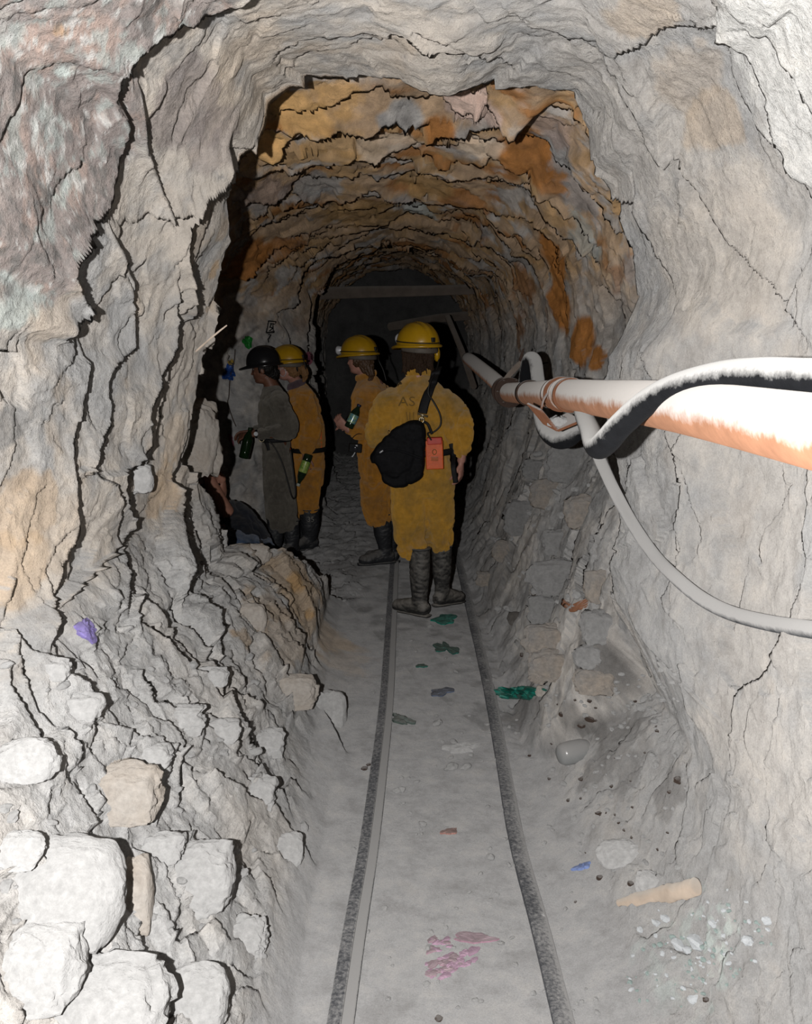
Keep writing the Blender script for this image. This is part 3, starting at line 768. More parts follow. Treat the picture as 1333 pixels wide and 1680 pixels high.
for k in range(6):
    a = 2 * PI * k / 6; tt = tdir.normalized(); s = tt.cross(Vector((0, 0, 1))).normalized(); q = c3 + s * math.cos(a) * .07 + s.cross(tt) * math.sin(a) * .07
    wpart('flange_bolt', tube([q - tt * .05, q + tt * .09], .009, 6), M_RUSTD, pipe)

hose_pts = [at(1560, 622, 1.20), at(1440, 617, 1.34), at(1333, 617, 1.50), at(1250, 613, 1.64), at(1180, 618, 1.78), at(1110, 636, 1.92), at(1060, 662, 2.03), at(1020, 697, 2.10), at(998, 722, 2.16), at(984, 733, 2.26), at(976, 726, 2.45), at(969, 706, 2.75), at(960, 685, 3.05), at(953, 664, 3.35), at(946, 650, 3.75), at(938, 646, 4.2)]
h = build('air_hose', tube(catmull(hose_pts, 10), [.0285] * 8 + [.030] * 6 + [.028] * 2, 28), M_HOSE)
tag(h, 'thick black rubber hose caked in white dust looped over the pipe', 'hose')
loop_pts = [at(858, 650, 4.95), at(862, 622, 4.9), at(865, 600, 4.85), at(870, 588, 4.8), at(878, 592, 4.75), at(882, 615, 4.7), at(886, 650, 4.55), at(889, 680, 4.1), at(897, 706, 3.85), at(914, 721, 3.72), at(933, 719, 3.66), at(948, 703, 3.66), at(955, 684, 3.75), at(956, 660, 3.95)]
h = build('air_hose', tube(catmull(loop_pts, 8), [.033] * 6 + [.036] * 7, 20), M_HOSE)
tag(h, 'dusty dark hose hanging in a loop behind the rusty bracket under the pipe', 'hose')
cab = [at(950, 668, 3.5), at(960, 700, 3.32), at(976, 735, 3.2), at(992, 770, 3.12), at(1012, 812, 3.0)]
for x, y in ((1040, 862), (1075, 912), (1112, 950), (1152, 982), (1200, 1006), (1262, 1022), (1333, 1033)):
    p, n = hit(x, y); d = (Vector((0, 0, CAM_Z)) - p).normalized(); cab.append(p + d * .065)
cab.append(cab[-1] + (cab[-1] - cab[-2]) * 1.2)
h = build('electric_cable', tube(catmull(cab, 10), .0195, 20), M_CABLE)
tag(h, 'dust covered cable sagging down the right wall below the pipe', 'cable')

# rusty bracket hanging under the pipe
bc = at(920, 690, 3.42)
br = empty('pipe_bracket', bc); tag(br, 'rusty iron channel bracket full of grit hanging under the pipe', 'bracket')
def plate(nm, a, b, depth, th, m):
    a, b = Vector(a), Vector(b); d = (b - a).normalized(); y = Vector((-.25, 1, .12)).normalized(); n = d.cross(y).normalized()
    vs = []
    for p in (a, b):
        for q in (0, 1):
            for s in (-.5, .5): vs.append(p + y * depth * q + n * th * s - bc)
    build(nm, (vs, [(0, 1, 3, 2), (4, 6, 7, 5), (0, 4, 5, 1), (2, 3, 7, 6), (0, 2, 6, 4), (1, 5, 7, 3)]), m, br, smooth=False, bevel=.002)
q0, q1, q2 = at(887, 672, 3.40), at(916, 707, 3.36), at(957, 690, 3.32)
plate('side_plate', q0, q1, .13, .010, M_RUST); plate('side_plate', q1, q2, .13, .010, M_RUST)
q3 = q1 + (q2 - q1) * .5 + Vector((0, .1, .03))
gv, gf = ellipsoid(q1 + Vector((.012, .06, .026)) - bc, (.042, .055, .022), seg=24, rings=14)
ga = np.array([tuple(v) for v in gv]); ga += .010 * fbm(ga * 60, 3, 5)[:, None]
build('grit', ([Vector(v) for v in ga], gf), M_STONE_PALE, br)
hs = [at(888, 673, 3.46), at(893, 655, 3.5), at(905, 640, 3.56), at(925, 634, 3.5), at(945, 650, 3.42), at(956, 689, 3.40)]
build('hanger_strap', shift(tube(catmull(hs, 6), [(.012, .004)] * 6, 10, side=(0, 1, 0)), -bc), M_RUST, br)
# splinter of timber wedged above the pipe
wv = [at(822, 632, 5.5), at(836, 615, 5.45), at(850, 600, 5.4), at(862, 588, 5.35)]
o = build('wood_wedge', tube(catmull(wv, 6), [(.030, .012), (.036, .014), (.034, .014), (.016, .008)], 10, side=(.5, .2, .8)), M_BEAM)
tag(o, 'dark splintered wood wedged between wall and pipe beyond the flange', 'wood wedge')
o = build('spike', tube([at(855, 590, 5.3), at(859, 572, 5.2)], [.012, .004], 8), M_RUSTD); tag(o, 'short iron spike driven into the right wall above the pipe', 'spike')
p, n = hit(893, 597); o = build('nail', tube([p - n * .05, p + n * .02 , at(908, 594, p.y - .12)], .004, 6), M_RUSTD); tag(o, 'thin bent wire sticking out of the right wall by the hose', 'wire')
# timbers far back
bm = [at(500, 482, 11.6), at(600, 479, 11.4), at(700, 477, 11.2), at(790, 474, 11.0)]
o = build('roof_beam', tube(catmull(bm, 8), [.075, .068, .06, .055], 18), M_BEAM); tag(o, 'round timber beam spanning the dark tunnel high behind the miners', 'beam')
o = build('roof_beam', tube([at(640, 536, 13.4), at(720, 522, 13.2), at(800, 515, 13.0)], .06, 14), M_BEAM); tag(o, 'lower timber beam in the darkest end of the tunnel', 'beam')
o = build('timber_prop', tube([at(735, 520, 11.6), at(758, 575, 11.2), at(778, 635, 10.8)], .035, 12), M_BEAM); tag(o, 'slanting timber pole against the far right wall behind the pipe', 'pole')

# ------------------------------------------------------------ loose stones
def stone_geo(size, seed, sub=4, blocky=.0, rough=.12):
    bm_ = bmesh.new(); bmesh.ops.create_icosphere(bm_, subdivisions=sub, radius=1)
    p = np.array([v.co[:] for v in bm_.verts]); fs = [[v.index for v in f.verts] for f in bm_.faces]; bm_.free()
    if blocky:
        q = p / np.max(np.abs(p), axis=1)[:, None]; p = p * (1 - blocky) + q * blocky * .82
    fa, _ = facets(p * 1.3 + seed * 3.1, 300 + seed, 1.0)
    fb, _ = facets(p * 3.1 + seed * 1.7, 500 + seed, 1.0)
    d = 1 + rough * fa + rough * .45 * fb + rough * .8 * fbm(p * 1.2 + seed, 3, seed) + rough * .18 * fbm(p * 9, 3, seed + 9)
    p = p * d[:, None] * np.array(size)
    return [Vector(v) for v in p], fs
def stone(name, px, py, w, h, label, cat='rock', mat=None, group=None, seed=None, blocky=.35, sink=.35, rz=0, tilt=0, depth=None, Y=None, rough=.075):
    seed = seed if seed is not None else random.randint(0, 9999)
    if Y: p = at(px, py, Y); n = Vector((0, -1, 0))
    else: p, n = hit(px, py)
    a = .5 * w * p.y / F_PX; c = .5 * h * p.y / F_PX; b = depth or (a + c) * .5
    R = Euler((tilt, 0, rz)).to_matrix()
    # the stone's flat side faces the surface it lies on
    g = stone_geo((a, b, c), seed, 5 if w > 80 else 4, blocky, rough)
    view = (p - Vector((0, 0, CAM_Z))).normalized()
    g = xform(g, R)
    o = build(name, g, mat or M_STONE, loc=p + view * b * (sink * 2 - 1) * .9)
    tag(o, label, cat, group)
    return o
stone('boulder', 95, 1470, 250, 200, 'biggest pale boulder at lower left, rounded top, behind a smaller one', 'boulder', M_STONE_PALE, seed=3, blocky=.25, sink=.5, rough=.04)
stone('boulder', 62, 1585, 180, 135, 'pale lump in front of the biggest boulder, at the left edge', 'boulder', M_STONE_PALE, seed=8, sink=.2, blocky=.45, rough=.08)
stone('boulder', 165, 1660, 270, 165, 'wide rounded boulder at the bottom left of the rubble bank', 'boulder', M_STONE_PALE, seed=12, sink=.4, blocky=.4, rough=.07)
stone('boulder', 325, 1645, 125, 130, 'smooth grey boulder beside the rail bank at bottom, right of the wide one', 'boulder', M_STONE, seed=15, sink=.6, rough=.05)
stone('boulder', 203, 1302, 145, 105, 'squarish beige block on the rubble bank above the biggest boulder', 'boulder', M_STONE_WARM, seed=21, blocky=.6, sink=.42)
stone('boulder', 45, 1248, 110, 75, 'flat grey slab half sunk in rubble at the left edge', 'boulder', M_STONE, seed=25, sink=.5)
stone('boulder', 225, 1470, 60, 165, 'narrow upright slab leaning behind the biggest boulder', 'boulder', M_STONE_WARM, seed=27, sink=.55, rz=.2)
stone('boulder', 330, 1440, 130, 120, 'large dust covered block in the middle of the rubble bank', 'boulder', M_STONE, seed=31, sink=.62, blocky=.5)
stone('boulder', 470, 1135, 120, 60, 'flat topped ledge stone on the bank beside the track', 'boulder', M_STONE_WARM, seed=33, sink=.6, blocky=.5)
stone('boulder', 540, 1175, 70, 100, 'rounded stone at the foot of the bank next to the left rail', 'boulder', M_STONE, seed=36, sink=.6, blocky=.4)
stone('boulder', 225, 785, 55, 55, 'grey angular stone jutting from the left wall halfway up', 'boulder', M_STONE, seed=39, sink=.6, blocky=.6)
stone('boulder', 408, 910, 80, 36, 'orange stained stone topping the bank beside the crouching person', 'boulder', M_STONE_WARM, seed=41, sink=.4, Y=4.98)
stone('boulder', 410, 1015, 60, 60, 'brown stained stone set in the bank under the left wall', 'boulder', M_STONE_WARM, seed=43, sink=.6)
stone('rock_spur', 306, 722, 116, 150, 'tan stained rock spur jutting from behind the left wall edge, above the crouching person', 'rock', M_STONE_WARM, seed=46, blocky=.4, Y=4.75, depth=.22, sink=.5, rough=.10)
stone('boulder', 30, 1395, 100, 60, 'pale stone at the left edge above the biggest boulder', 'boulder', M_STONE_PALE, seed=44, sink=.5)
for k, (x, y, w, hh, lab) in enumerate([(922, 948, 120, 66, 'topmost long block of the dry stone pile by the right wall'), (985, 965, 60, 60, 'block at the right end of the stone pile top, against the wall'),
        (895, 1000, 66, 50, 'small block at the left end of the stone pile, second row'), (905, 1048, 100, 52, 'wide block in the middle row of the stone pile, pale spot'), (988, 1030, 80, 62, 'large block at the right of the stone pile middle row'),
        (908, 1092, 90, 54, 'bottom left block of the stone pile beside the green bag'), (965, 1078, 50, 40, 'small wedge block between the bottom stones of the pile'), (975, 1118, 70, 44, 'sloping slab leaning at the foot of the stone pile'),
        (940, 760, 90, 70, 'big angular rock high on the rubble slope below the bracket'), (905, 810, 74, 54, 'angular rock on the rubble slope under the big one'), (858, 850, 70, 60, 'rock low on the rubble slope right of the standing man'),
        (960, 840, 70, 60, 'rock tucked under the wall overhang above the stone pile'), (915, 890, 60, 46, 'rock lying just above the stone pile top'), (830, 905, 50, 40, 'dark rock on the ground right of the track by the man'), (880, 770, 50, 36, 'small rock high on the slope under the hose loop'), (800, 950, 40, 26, 'low dark rock beside the right rail')]):
    stone('rubble_block', x, y, w, hh, lab, 'rock', (M_STONE_FAR, M_STONE_FAR2)[k % 2], 'rubble by the right wall', seed=60 + k, blocky=.5, sink=.44 if k < 8 else .6, rough=.12)
stone('flat_stone', 1020, 1402, 92, 44, 'flat grey stone half buried in dust above the piece of wood', 'stone', M_STONE, seed=90, sink=.45, blocky=.4)
stone('stone', 1063, 1448, 46, 40, 'small angular stone touching the piece of wood', 'stone', M_STONE, seed=91, sink=.25, blocky=.5)
stone('stone', 846, 1015, 28, 26, 'dark upright stone right of the right rail', 'stone', M_STONE_DARK, seed=92, sink=.3)
stone('stone', 885, 1505, 0 + 26, 14, 'pale flat chip lying outside the right rail', 'stone', M_STONE_PALE, seed=93, sink=.4)
stone('stone', 890, 1135, 24, 22, 'yellowish stone against the green bag', 'stone', M_STONE_WARM, seed=94, sink=.3)

for k, (x, y, w, hh, lab) in enumerate([(300, 1180, 90, 50, 'dusty slab in the upper bank, right of the lilac scrap'), (365, 1200, 70, 44, 'dusty lump in the bank left of the ledge stone'), (420, 1300, 80, 60, 'grey lump low on the bank halfway along the left rail'), (130, 1160, 80, 50, 'rough grey stone high on the bank below the left wall'),
        (250, 1240, 70, 46, 'flat dusty stone right above the squarish beige block'), (470, 1400, 70, 70, 'grey lump at the foot of the bank near the left rail'), (400, 1540, 90, 70, 'low dusty stone between the smooth grey boulder and the rail'), (270, 1390, 80, 50, 'dusty stone between the beige block and the dust covered block'), (90, 1100, 60, 40, 'rough stone at the top of the bank by the left edge'), (440, 1220, 60, 50, 'grey stone on the bank below the ledge stone'), (350, 1110, 60, 36, 'small flat stone near the wall foot above the bank')]):
    stone('bank_stone', x, y, w, hh, lab, 'stone', M_STONE, None, seed=140 + k, blocky=.5, sink=.72, rough=.12)

# loose pebbles: a few shapes, copied
proto = {}
def pebble_proto(key, mat, n=4, blocky=.3):
    out = []
    for k in range(n):
        g = stone_geo((1, .9, .7), 700 + k * 13 + hash(len(key)) % 50, 2, blocky, .18)
        me = bpy.data.meshes.new(key); me.from_pydata([tuple(v) for v in g[0]], [], g[1]); me.materials.append(mat); out.append(me)
    proto[key] = out
def scatter(key, name, label, cat, group, spots, lift=.15):
    first = None
    for i, (px, py, s) in enumerate(spots):
        p, n = hit(px, py)
        if first is None:
            o = bpy.data.objects.new(name, proto[key][0]); tag(o, label, cat, group); first = o
        else:
            o = first.copy(); o.data = proto[key][random.randrange(len(proto[key]))]
        r = .5 * s * p.y / F_PX
        o.scale = (r * random.uniform(.8, 1.3), r * random.uniform(.8, 1.3), r * random.uniform(.7, 1.0))
        o.rotation_euler = (random.uniform(-.4, .4), random.uniform(-.4, .4), random.uniform(0, 6.28))
        o.location = p + n * r * lift
        COL.objects.link(o)
pebble_proto('pebble', M_STONE); pebble_proto('chip_white', M_CHIP_W); pebble_proto('chip_green', M_CHIP_G); pebble_proto('debris', M_DARKDEB); pebble_proto('rubble_stone', M_STONE, 6, .4)
R_ = random.Random(5)
spots = [(652, 1300, 14), (740, 1262, 22), (765, 1262, 18), (660, 1298, 16), (695, 1355, 14), (690, 1352, 10), (718, 1190, 20), (745, 1220, 14), (830, 1378, 10), (805, 1410, 18), (770, 1465, 9), (840, 1540, 9)]
for _ in range(110):
    y = R_.uniform(1010, 1670); f = (y - 560) / 1100
    spots.append((R_.uniform(668 - 120 * f, 668 + 330 * f), y, R_.uniform(3, 9) * (.5 + f)))
scatter('pebble', 'pebble', 'small grey pebble lying loose in the dust of the track', 'pebble', 'pebbles in the track dust', spots, .45)
spots = []
while len(spots) < 110:
    a, r = R_.uniform(0, 6.28), R_.random() ** .6
    x, y = 1150 + 125 * r * math.cos(a), 1565 + 85 * r * math.sin(a) - 35 * r * math.cos(a)
    spots.append((x, y, R_.uniform(4, 12)))
spots += [(1078, 1515, 20), (1095, 1508, 18), (1052, 1526, 14), (1148, 1548, 34), (1115, 1552, 28), (1130, 1560, 22), (1230, 1545, 26), (1172, 1515, 20), (1260, 1510, 20), (1140, 1640, 22), (1195, 1460, 6), (1082, 1494, 6)]
scatter('chip_white', 'crystal_chip', 'white crystal chip in the pale patch at lower right', 'stone chip', 'white chips at lower right', spots[60:])
scatter('chip_green', 'crystal_chip', 'greenish crystal chip in the pale patch at lower right', 'stone chip', 'green chips at lower right', spots[:60])
spots = [(968, 1180, 16), (955, 1190, 12), (922, 1172, 12), (985, 1440, 12), (955, 1278, 10), (968, 1150, 10), (985, 1335, 14), (1005, 1290, 8), (1115, 1280, 18), (1100, 1300, 10), (1035, 1450, 12), (945, 1480, 6), (598, 1262, 12), (605, 1255, 8), (870, 1240, 8), (858, 1075, 10), (880, 1072, 12), (1160, 1640, 14), (720, 1672, 14)]
for _ in range(26): spots.append((R_.uniform(900, 1100), R_.uniform(1130, 1420), R_.uniform(3, 8)))
crumbs = [(R_.uniform(890, 1130), R_.uniform(1120, 1440), R_.uniform(4, 12)) for _ in range(90)] + [(R_.uniform(1000, 1120), R_.uniform(1090, 1200), R_.uniform(6, 16)) for _ in range(30)]
scatter('rubble_stone', 'crumb', 'dusty crumb of rock on the slope right of the track', 'stone', 'rock crumbs on the right slope', crumbs, .3)
scatter('debris', 'debris_scrap', 'dark brown scrap of debris on the dusty ground right of the track', 'debris', 'dark scraps right of the track', spots)
spots = []
for _ in range(90):
    t = R_.random(); y = R_.uniform(1060, 1600); x = R_.uniform(5, 520) * (1 - .15 * t)
    if x < 500 - max(0, (1150 - y)) * .9: spots.append((x, y, R_.uniform(8, 26)))
scatter('rubble_stone', 'rubble_stone', 'small dusty stone lying on the left rubble bank', 'stone', 'small stones on the rubble bank', spots)
spots = [(R_.uniform(800, 960), R_.uniform(860, 1000), R_.uniform(6, 18)) for _ in range(16)] + [(R_.uniform(545, 600), R_.uniform(900, 990), R_.uniform(4, 10)) for _ in range(8)] + [(R_.uniform(860, 980), R_.uniform(730, 880), R_.uniform(8, 20)) for _ in range(24)]
scatter('rubble_stone', 'rubble_stone', 'small stone lying on the rubble beyond the near rock arch', 'stone', 'small stones beyond the arch', spots)

# ------------------------------------------------------------ litter
def drape(name, label, cat, px, py, a, b, ang, mat, height=.012, seed=0, group=None, ragged=.35, n=16, lift=.004, parent=None):
    """a crumpled scrap of sheet lying on whatever surface is there"""
    vs = []; fs = []
    ca, sa = math.cos(ang), math.sin(ang)
    c0, n0 = hit(px, py)
    rings = 6
    rnd = random.Random(seed)
    ph_ = [rnd.uniform(0, 6.28) for _ in range(4)]
    def rad(t): return 1 + ragged * (.5 * math.sin(2 * t + ph_[0]) + .4 * math.sin(3 * t + ph_[1]) + .35 * math.sin(5 * t + ph_[2]) + .2 * math.sin(9 * t + ph_[3]))
    pts = []
    for i in range(rings + 1):
        for k in range(n * 2 if i else 1):
            t = PI * k / n; r = i / rings * rad(t)
            x, y = a * r * math.cos(t), b * r * math.sin(t)
            p, nn = hit(px + x * ca - y * sa, py + x * sa + y * ca)
            if (p - c0).length > .6 * (a + b) * c0.y / F_PX * 6: p, nn = c0.copy(), n0
            pts.append((p, nn, i / rings))
    P = np.array([tuple(p - c0) for p, _, _ in pts]) if parent is None else np.array([tuple(p - c0) for p, _, _ in pts])
    nz = np.abs(facets(P * 26 + seed, 31 + seed, .9)[0]) * .6 + .5 * (fbm(P * 40, 3, seed) + 1) * .5
    top = [Vector(P[i]) + n0 * (lift + height * nz[i] * (1 - .5 * pts[i][2] ** 3)) for i in range(len(pts))]
    m = len(top)
    bot = [Vector(P[i]) - n0 * .004 for i in range(m)]
    vs = top + bot
    N2 = n * 2
    def id_(i, k): return 0 if i == 0 else 1 + (i - 1) * N2 + k % N2
    for k in range(N2):
        fs.append((0, id_(1, k), id_(1, k + 1))); fs.append((m, m + id_(1, k + 1), m + id_(1, k)))
        for i in range(1, rings):
            q = (id_(i, k), id_(i + 1, k), id_(i + 1, k + 1), id_(i, k + 1)); fs.append(q); fs.append(tuple(m + j for j in q[::-1]))
        fs.append((id_(rings, k), m + id_(rings, k), m + id_(rings, k + 1), id_(rings, k + 1)))
    o = build(name, (vs, fs), mat, loc=c0, smooth=False)
    if label: tag(o, label, cat, group)
    return o
def film(name, c, dust=.35): return dusty_mat(name, c, lo=.2, hi=1.2, amount=dust, scale=30, rough=.4, spec=.4, dr=0, var=.3)
M_TEAL = film('green_plastic', (.010, .20, .15), .3); M_TEALD = film('dark_green_plastic', (.012, .13, .10), .5); M_GREEN = film('green_leaf_plastic', (.02, .22, .035), .15)
M_BLUE = film('blue_plastic', (.012, .06, .26), .1); M_LILAC = film('lilac_cloth', (.27, .22, .52), .35); M_PINK = film('pink_paper', (.48, .29, .41), .4); M_PINKD = film('faded_pink_paper', (.40, .24, .30), .65)
M_BLUEG = film('grey_blue_plastic', (.12, .15, .22), .5); M_BLUEP = film('pale_blue_paper', (.20, .27, .52), .2); M_GREYGREEN = film('grey_green_cloth', (.10, .13, .115), .5); M_MAG = film('dull_pink_paper', (.30, .10, .14), .1); M_YEL = film('yellow_paper', (.35, .24, .05), .1); M_REDP = film('faded_red_paper', (.38, .20, .17), .6)
drape('plastic_bag', 'crumpled green plastic bag lying against the stone pile', 'plastic bag', 853, 1138, 34, 11, -.05, M_TEAL, .05, 3)
drape('plastic_scrap', 'flat green plastic scrap under the nearest man\'s raised boot', 'plastic scrap', 730, 1017, 20, 7, 0, M_TEAL, .01, 5)
drape('plastic_scrap', 'torn green plastic scrap trodden into the track below the boots', 'plastic scrap', 732, 1064, 17, 8, .3, M_TEALD, .008, 7, ragged=.6)
drape('plastic_scrap', 'tiny dull green scrap between the rails left of centre', 'plastic scrap', 692, 1093, 8, 3, 0, M_TEALD, .004, 8)
drape('plastic_scrap', 'grey blue plastic scrap between the rails', 'plastic scrap', 725, 1136, 18, 6, -.1, M_BLUEG, .008, 9)
drape('cloth_scrap', 'dirty grey green rag inside the left rail', 'rag', 660, 1182, 18, 6, .4, M_GREYGREEN, .015, 10, ragged=.5)
drape('cloth_scrap', 'dusty flat grey rag buried between the rails', 'rag', 757, 1228, 26, 8, 0, M_STONE, .008, 12, ragged=.4)
drape('paper_scrap', 'small pale blue paper scrap on the dust right of the track', 'paper scrap', 956, 1423, 13, 5, -.3, M_BLUEP, .006, 13)
drape('paper_scrap', 'faded red paper scrap between the rails', 'paper scrap', 738, 1365, 12, 5, -.2, M_REDP, .004, 14)
drape('cloth_scrap', 'lilac cloth scrap stuck to the foot of the left wall', 'cloth scrap', 140, 1035, 20, 14, .5, M_LILAC, .01, 15)
drape('paper_leaf', 'green plastic leaf stuck on the left wall above the dark helmet', 'decoration', 406, 561, 7, 11, -.4, M_GREEN, .02, 16, ragged=.3)
drape('plastic_bag', 'blue plastic bag hung on the left wall at head height', 'plastic bag', 375, 611, 9, 12, -.3, M_BLUE, .04, 17, ragged=.5)
drape('paper_scrap', 'yellow paper scrap pinned above the blue bag on the wall', 'paper scrap', 379, 597, 4, 8, 0, M_YEL, .02, 18)
drape('paper_tag', 'square dull pink paper stuck on the wall behind the ponytail', 'paper tag', 505, 588, 9, 10, .1, M_MAG, .01, 19, ragged=.12)
drape('paper_scrap', 'small dark red paper hanging on the wall by the brown hand', 'paper scrap', 379, 722, 3, 10, -.2, M_MAG, .01, 20)
drape('paper_scrap', 'wide smear of faded pink paper near the bottom of the track', 'paper scrap', 778, 1540, 33, 8, 0, M_PINKD, .003, 22, ragged=.3)
me_list = []
cspots = []
for _ in range(34):
    t = R_.random(); cspots.append((690 + 75 * t + R_.uniform(-14, 22), 1605 - 40 * t + R_.uniform(-12, 12), R_.uniform(6, 14)))
for _ in range(10): cspots.append((R_.uniform(708, 745), R_.uniform(1540, 1562), R_.uniform(5, 12)))
gconf = None
for x, y, s in cspots:
    o0 = drape('paper_confetti', 'bright pink bit of paper confetti trodden into the track', 'confetti', x, y, s * .9, s * .4, R_.uniform(-.6, .2), M_PINK if R_.random() < .75 else M_PINKD, .004, R_.randint(0, 999), 'pink confetti on the track', n=6, lift=.001)
# strings hanging on the wall
def wallstring(pts, r, mat, label, name='string'):
    P = []
    for x, y in pts:
        p, n = hit(x, y); P.append(p + n * .012)
    o = build(name, tube(catmull(P, 6), r, 8), mat); tag(o, label, 'string'); return o
wallstring([(384, 573), (383, 590), (376, 620), (374, 650), (372, 662), (380, 685), (386, 700)], .004, M_DARKDEB, 'dark string dangling from the blue bag on the left wall')
# black painted marks on the wall
M_INK = plain_mat('black_paint', (.02, .02, .02), .9, .1)
def marks():
    root_p, _ = hit(443, 537); root = empty('painted_marks', root_p); tag(root, 'small black painted signs on the grey wall above the dark helmet', 'painted marks')
    for st in ([(440, 527), (452, 528), (449, 545), (436, 545), (440, 527)], [(443, 531), (449, 532)], [(444, 531), (442, 537), (446, 537)], [(447, 538), (441, 543), (448, 543), (447, 534)], [(437, 546), (449, 545)], [(440, 549), (444, 549), (440, 556)], [(439, 556), (440, 561)]):
        P = []
        for x, y in st:
            p, n = hit(x, y); P.append(p + n * .006 - root_p)
        build('stroke', tube(P, .0055, 6), M_INK, root)
marks()
# twig sticking out of the left wall
tp_ = [at(322, 576, 3.27), at(340, 560, 3.18), at(358, 545, 3.10), at(372, 534, 3.04)]
o = build('twig', tube(catmull(tp_, 5), [.0035, .003, .003, .002], 8), M_WOOD); tag(o, 'thin pale stick poking out of the left wall edge', 'stick')
# pale length of wood at lower right
wp = []
for x, y in ((1022, 1487), (1050, 1481), (1085, 1472), (1120, 1464), (1153, 1455)):
    p, n = hit(x, y); wp.append(p + n * .016)
g = tube(catmull(wp, 8), [(.011, .008), (.019, .013), (.020, .015), (.024, .018), (.022, .016)], 22, side=(0, .4, 1))
ga = np.array([tuple(v) for v in g[0]]); gd = fbm(ga * np.array([14, 40, 40]), 4, 5)
ga[:, 2] += .007 * gd; ga[:, 1] += .006 * fbm(ga * 30, 3, 9); g = ([Vector(v) for v in ga], g[1])
o = build('wood_stick', g, M_WOOD); tag(o, 'short pale length of split wood lying on the right slope', 'piece of wood')
# frayed strip of reddish wood on the stone pile
p0, n0 = hit(938, 985); sp = empty('frayed_wood', p0); tag(sp, 'frayed reddish strip of wood caught in the dry stone pile', 'piece of wood')
for k in range(9):
    P = []
    for j, (x, y) in enumerate(((922, 984), (936, 990), (952, 984), (968, 976), (984, 968))):
        q, n = hit(x + R_.uniform(-2, 2), y + R_.uniform(-7, 7) * (1 - j * .15)); P.append(q - Vector((0, .05 + .01 * k * .3, 0)) - p0)
        if j > 2 and k > 4: break
    build('splinter', tube(catmull(P, 4), [.009, .006, .003][:2] + [.002], 7), M_REDWOOD, sp)
# half buried clear bottle right of the track
M_CLEARB = dusty_mat('dusty_clear_plastic', (.235, .24, .238), lo=-.1, hi=.6, amount=.75, rough=.25, spec=.5, scale=12, var=.1, dr=.3)
bp, bn = hit(946, 1240)
bt = empty('plastic_bottle', bp + Vector((0, 0, .018))); bt.rotation_euler = (PI / 2 - .05, 0, PI / 2 + .35); tag(bt, 'dusty clear plastic bottle lying half buried right of the track', 'bottle')
build('bottle_body', shift(lathe([(.012, -.075), (.034, -.07), (.042, -.055), (.044, -.02), (.043, .02), (.036, .045), (.022, .060), (.015, .066), (.014, .082)], 32), (0, 0, 0)), M_CLEARB, bt)
build('neck_ring', lathe([(.014, .066), (.020, .067), (.020, .071), (.014, .072)], 24), M_CHIP_W, bt)
build('bottle_mouth', lathe([(.015, .078), (.0165, .079), (.0165, .094), (.0125, .095)], 24), M_CLEARB, bt)

# ------------------------------------------------------------ people
def fuse(name, parts, voxel, mat, parent=None, smooth=6, origin=Vector((0, 0, 0)), wrinkle=None, extra=None, cut=None):
    """melt overlapping shapes into one continuous skin"""
    v, f = join(parts)
    v = [Vector(q) - origin for q in v]
    tmp = mesh_obj(name + '_raw', v, f)
    m = tmp.modifiers.new('remesh', 'REMESH'); m.mode = 'VOXEL'; m.voxel_size = voxel
    if smooth:
        s = tmp.modifiers.new('smooth', 'SMOOTH'); s.iterations = smooth; s.factor = .5
    dg = bpy.context.evaluated_depsgraph_get(); dg.update()
    me = bpy.data.meshes.new_from_object(tmp.evaluated_get(dg))
    old = tmp.data; bpy.data.objects.remove(tmp); bpy.data.meshes.remove(old)
    me.name = name
    n = len(me.vertices); co = np.empty(n * 3); me.vertices.foreach_get('co', co); co = co.reshape(-1, 3)
    if wrinkle:
        nr = np.empty(n * 3); me.vertices.foreach_get('normal', nr); nr = nr.reshape(-1, 3)
        amp, sc, seed = wrinkle[:3]
        pw = co + .05 * np.stack([fbm(co * 5, 2, seed + 1), fbm(co * 5 + 7, 2, seed + 2), fbm(co * 5 + 13, 2, seed + 3)], 1)
        a = fbm(pw * np.array(sc), 2, seed); b = fbm(pw * np.array(sc) * 1.7 + 5, 2, seed + 20); e = fbm(pw * np.array([sc[0] * .6, sc[0] * .6, sc[2] * 3.0]), 2, seed + 30)
        d = -amp * (1.5 * np.exp(-(a / .13) ** 2) + .6 * np.exp(-(b / .14) ** 2) + .6 * np.exp(-(e / .13) ** 2)) + amp * .5 * np.abs(a)
        if len(wrinkle) > 3: d = d * wrinkle[3](co + np.array(origin))
        co = co + nr * d[:, None]
        me.vertices.foreach_set('co', co.ravel())
    me.materials.clear()
    if mat: me.materials.append(mat)
    if extra:
        bm_ = bmesh.new(); bm_.from_mesh(me)
        for (gv, gf), mt in extra:
            me.materials.append(mt); vv = [bm_.verts.new(Vector(q) - origin) for q in gv]
            for q in gf:
                fc = bm_.faces.new([vv[i] for i in q]); fc.material_index = len(me.materials) - 1
        bm_.to_mesh(me); bm_.free()
    me.polygons.foreach_set('use_smooth', [True] * len(me.polygons)); me.update()
    o = bpy.data.objects.new(name, me); COL.objects.link(o)
    if parent: o.parent = parent
    return o
def skin(name, c):
    m, nt, b = new_mat(name); v = coords(nt); n = noise(nt, v, 40, 5, .6)
    r = ramp(nt, n, [(.3, tuple(x * .85 for x in c)), (.7, tuple(min(1, x * 1.12) for x in c))]); nt.links.new(r.outputs['Color'], b.inputs['Base Color'])
    rough_set(b, .5, .35, 0); b.inputs['Subsurface Weight'].default_value = .0
    bump(nt, b, n, .15, .002); return m
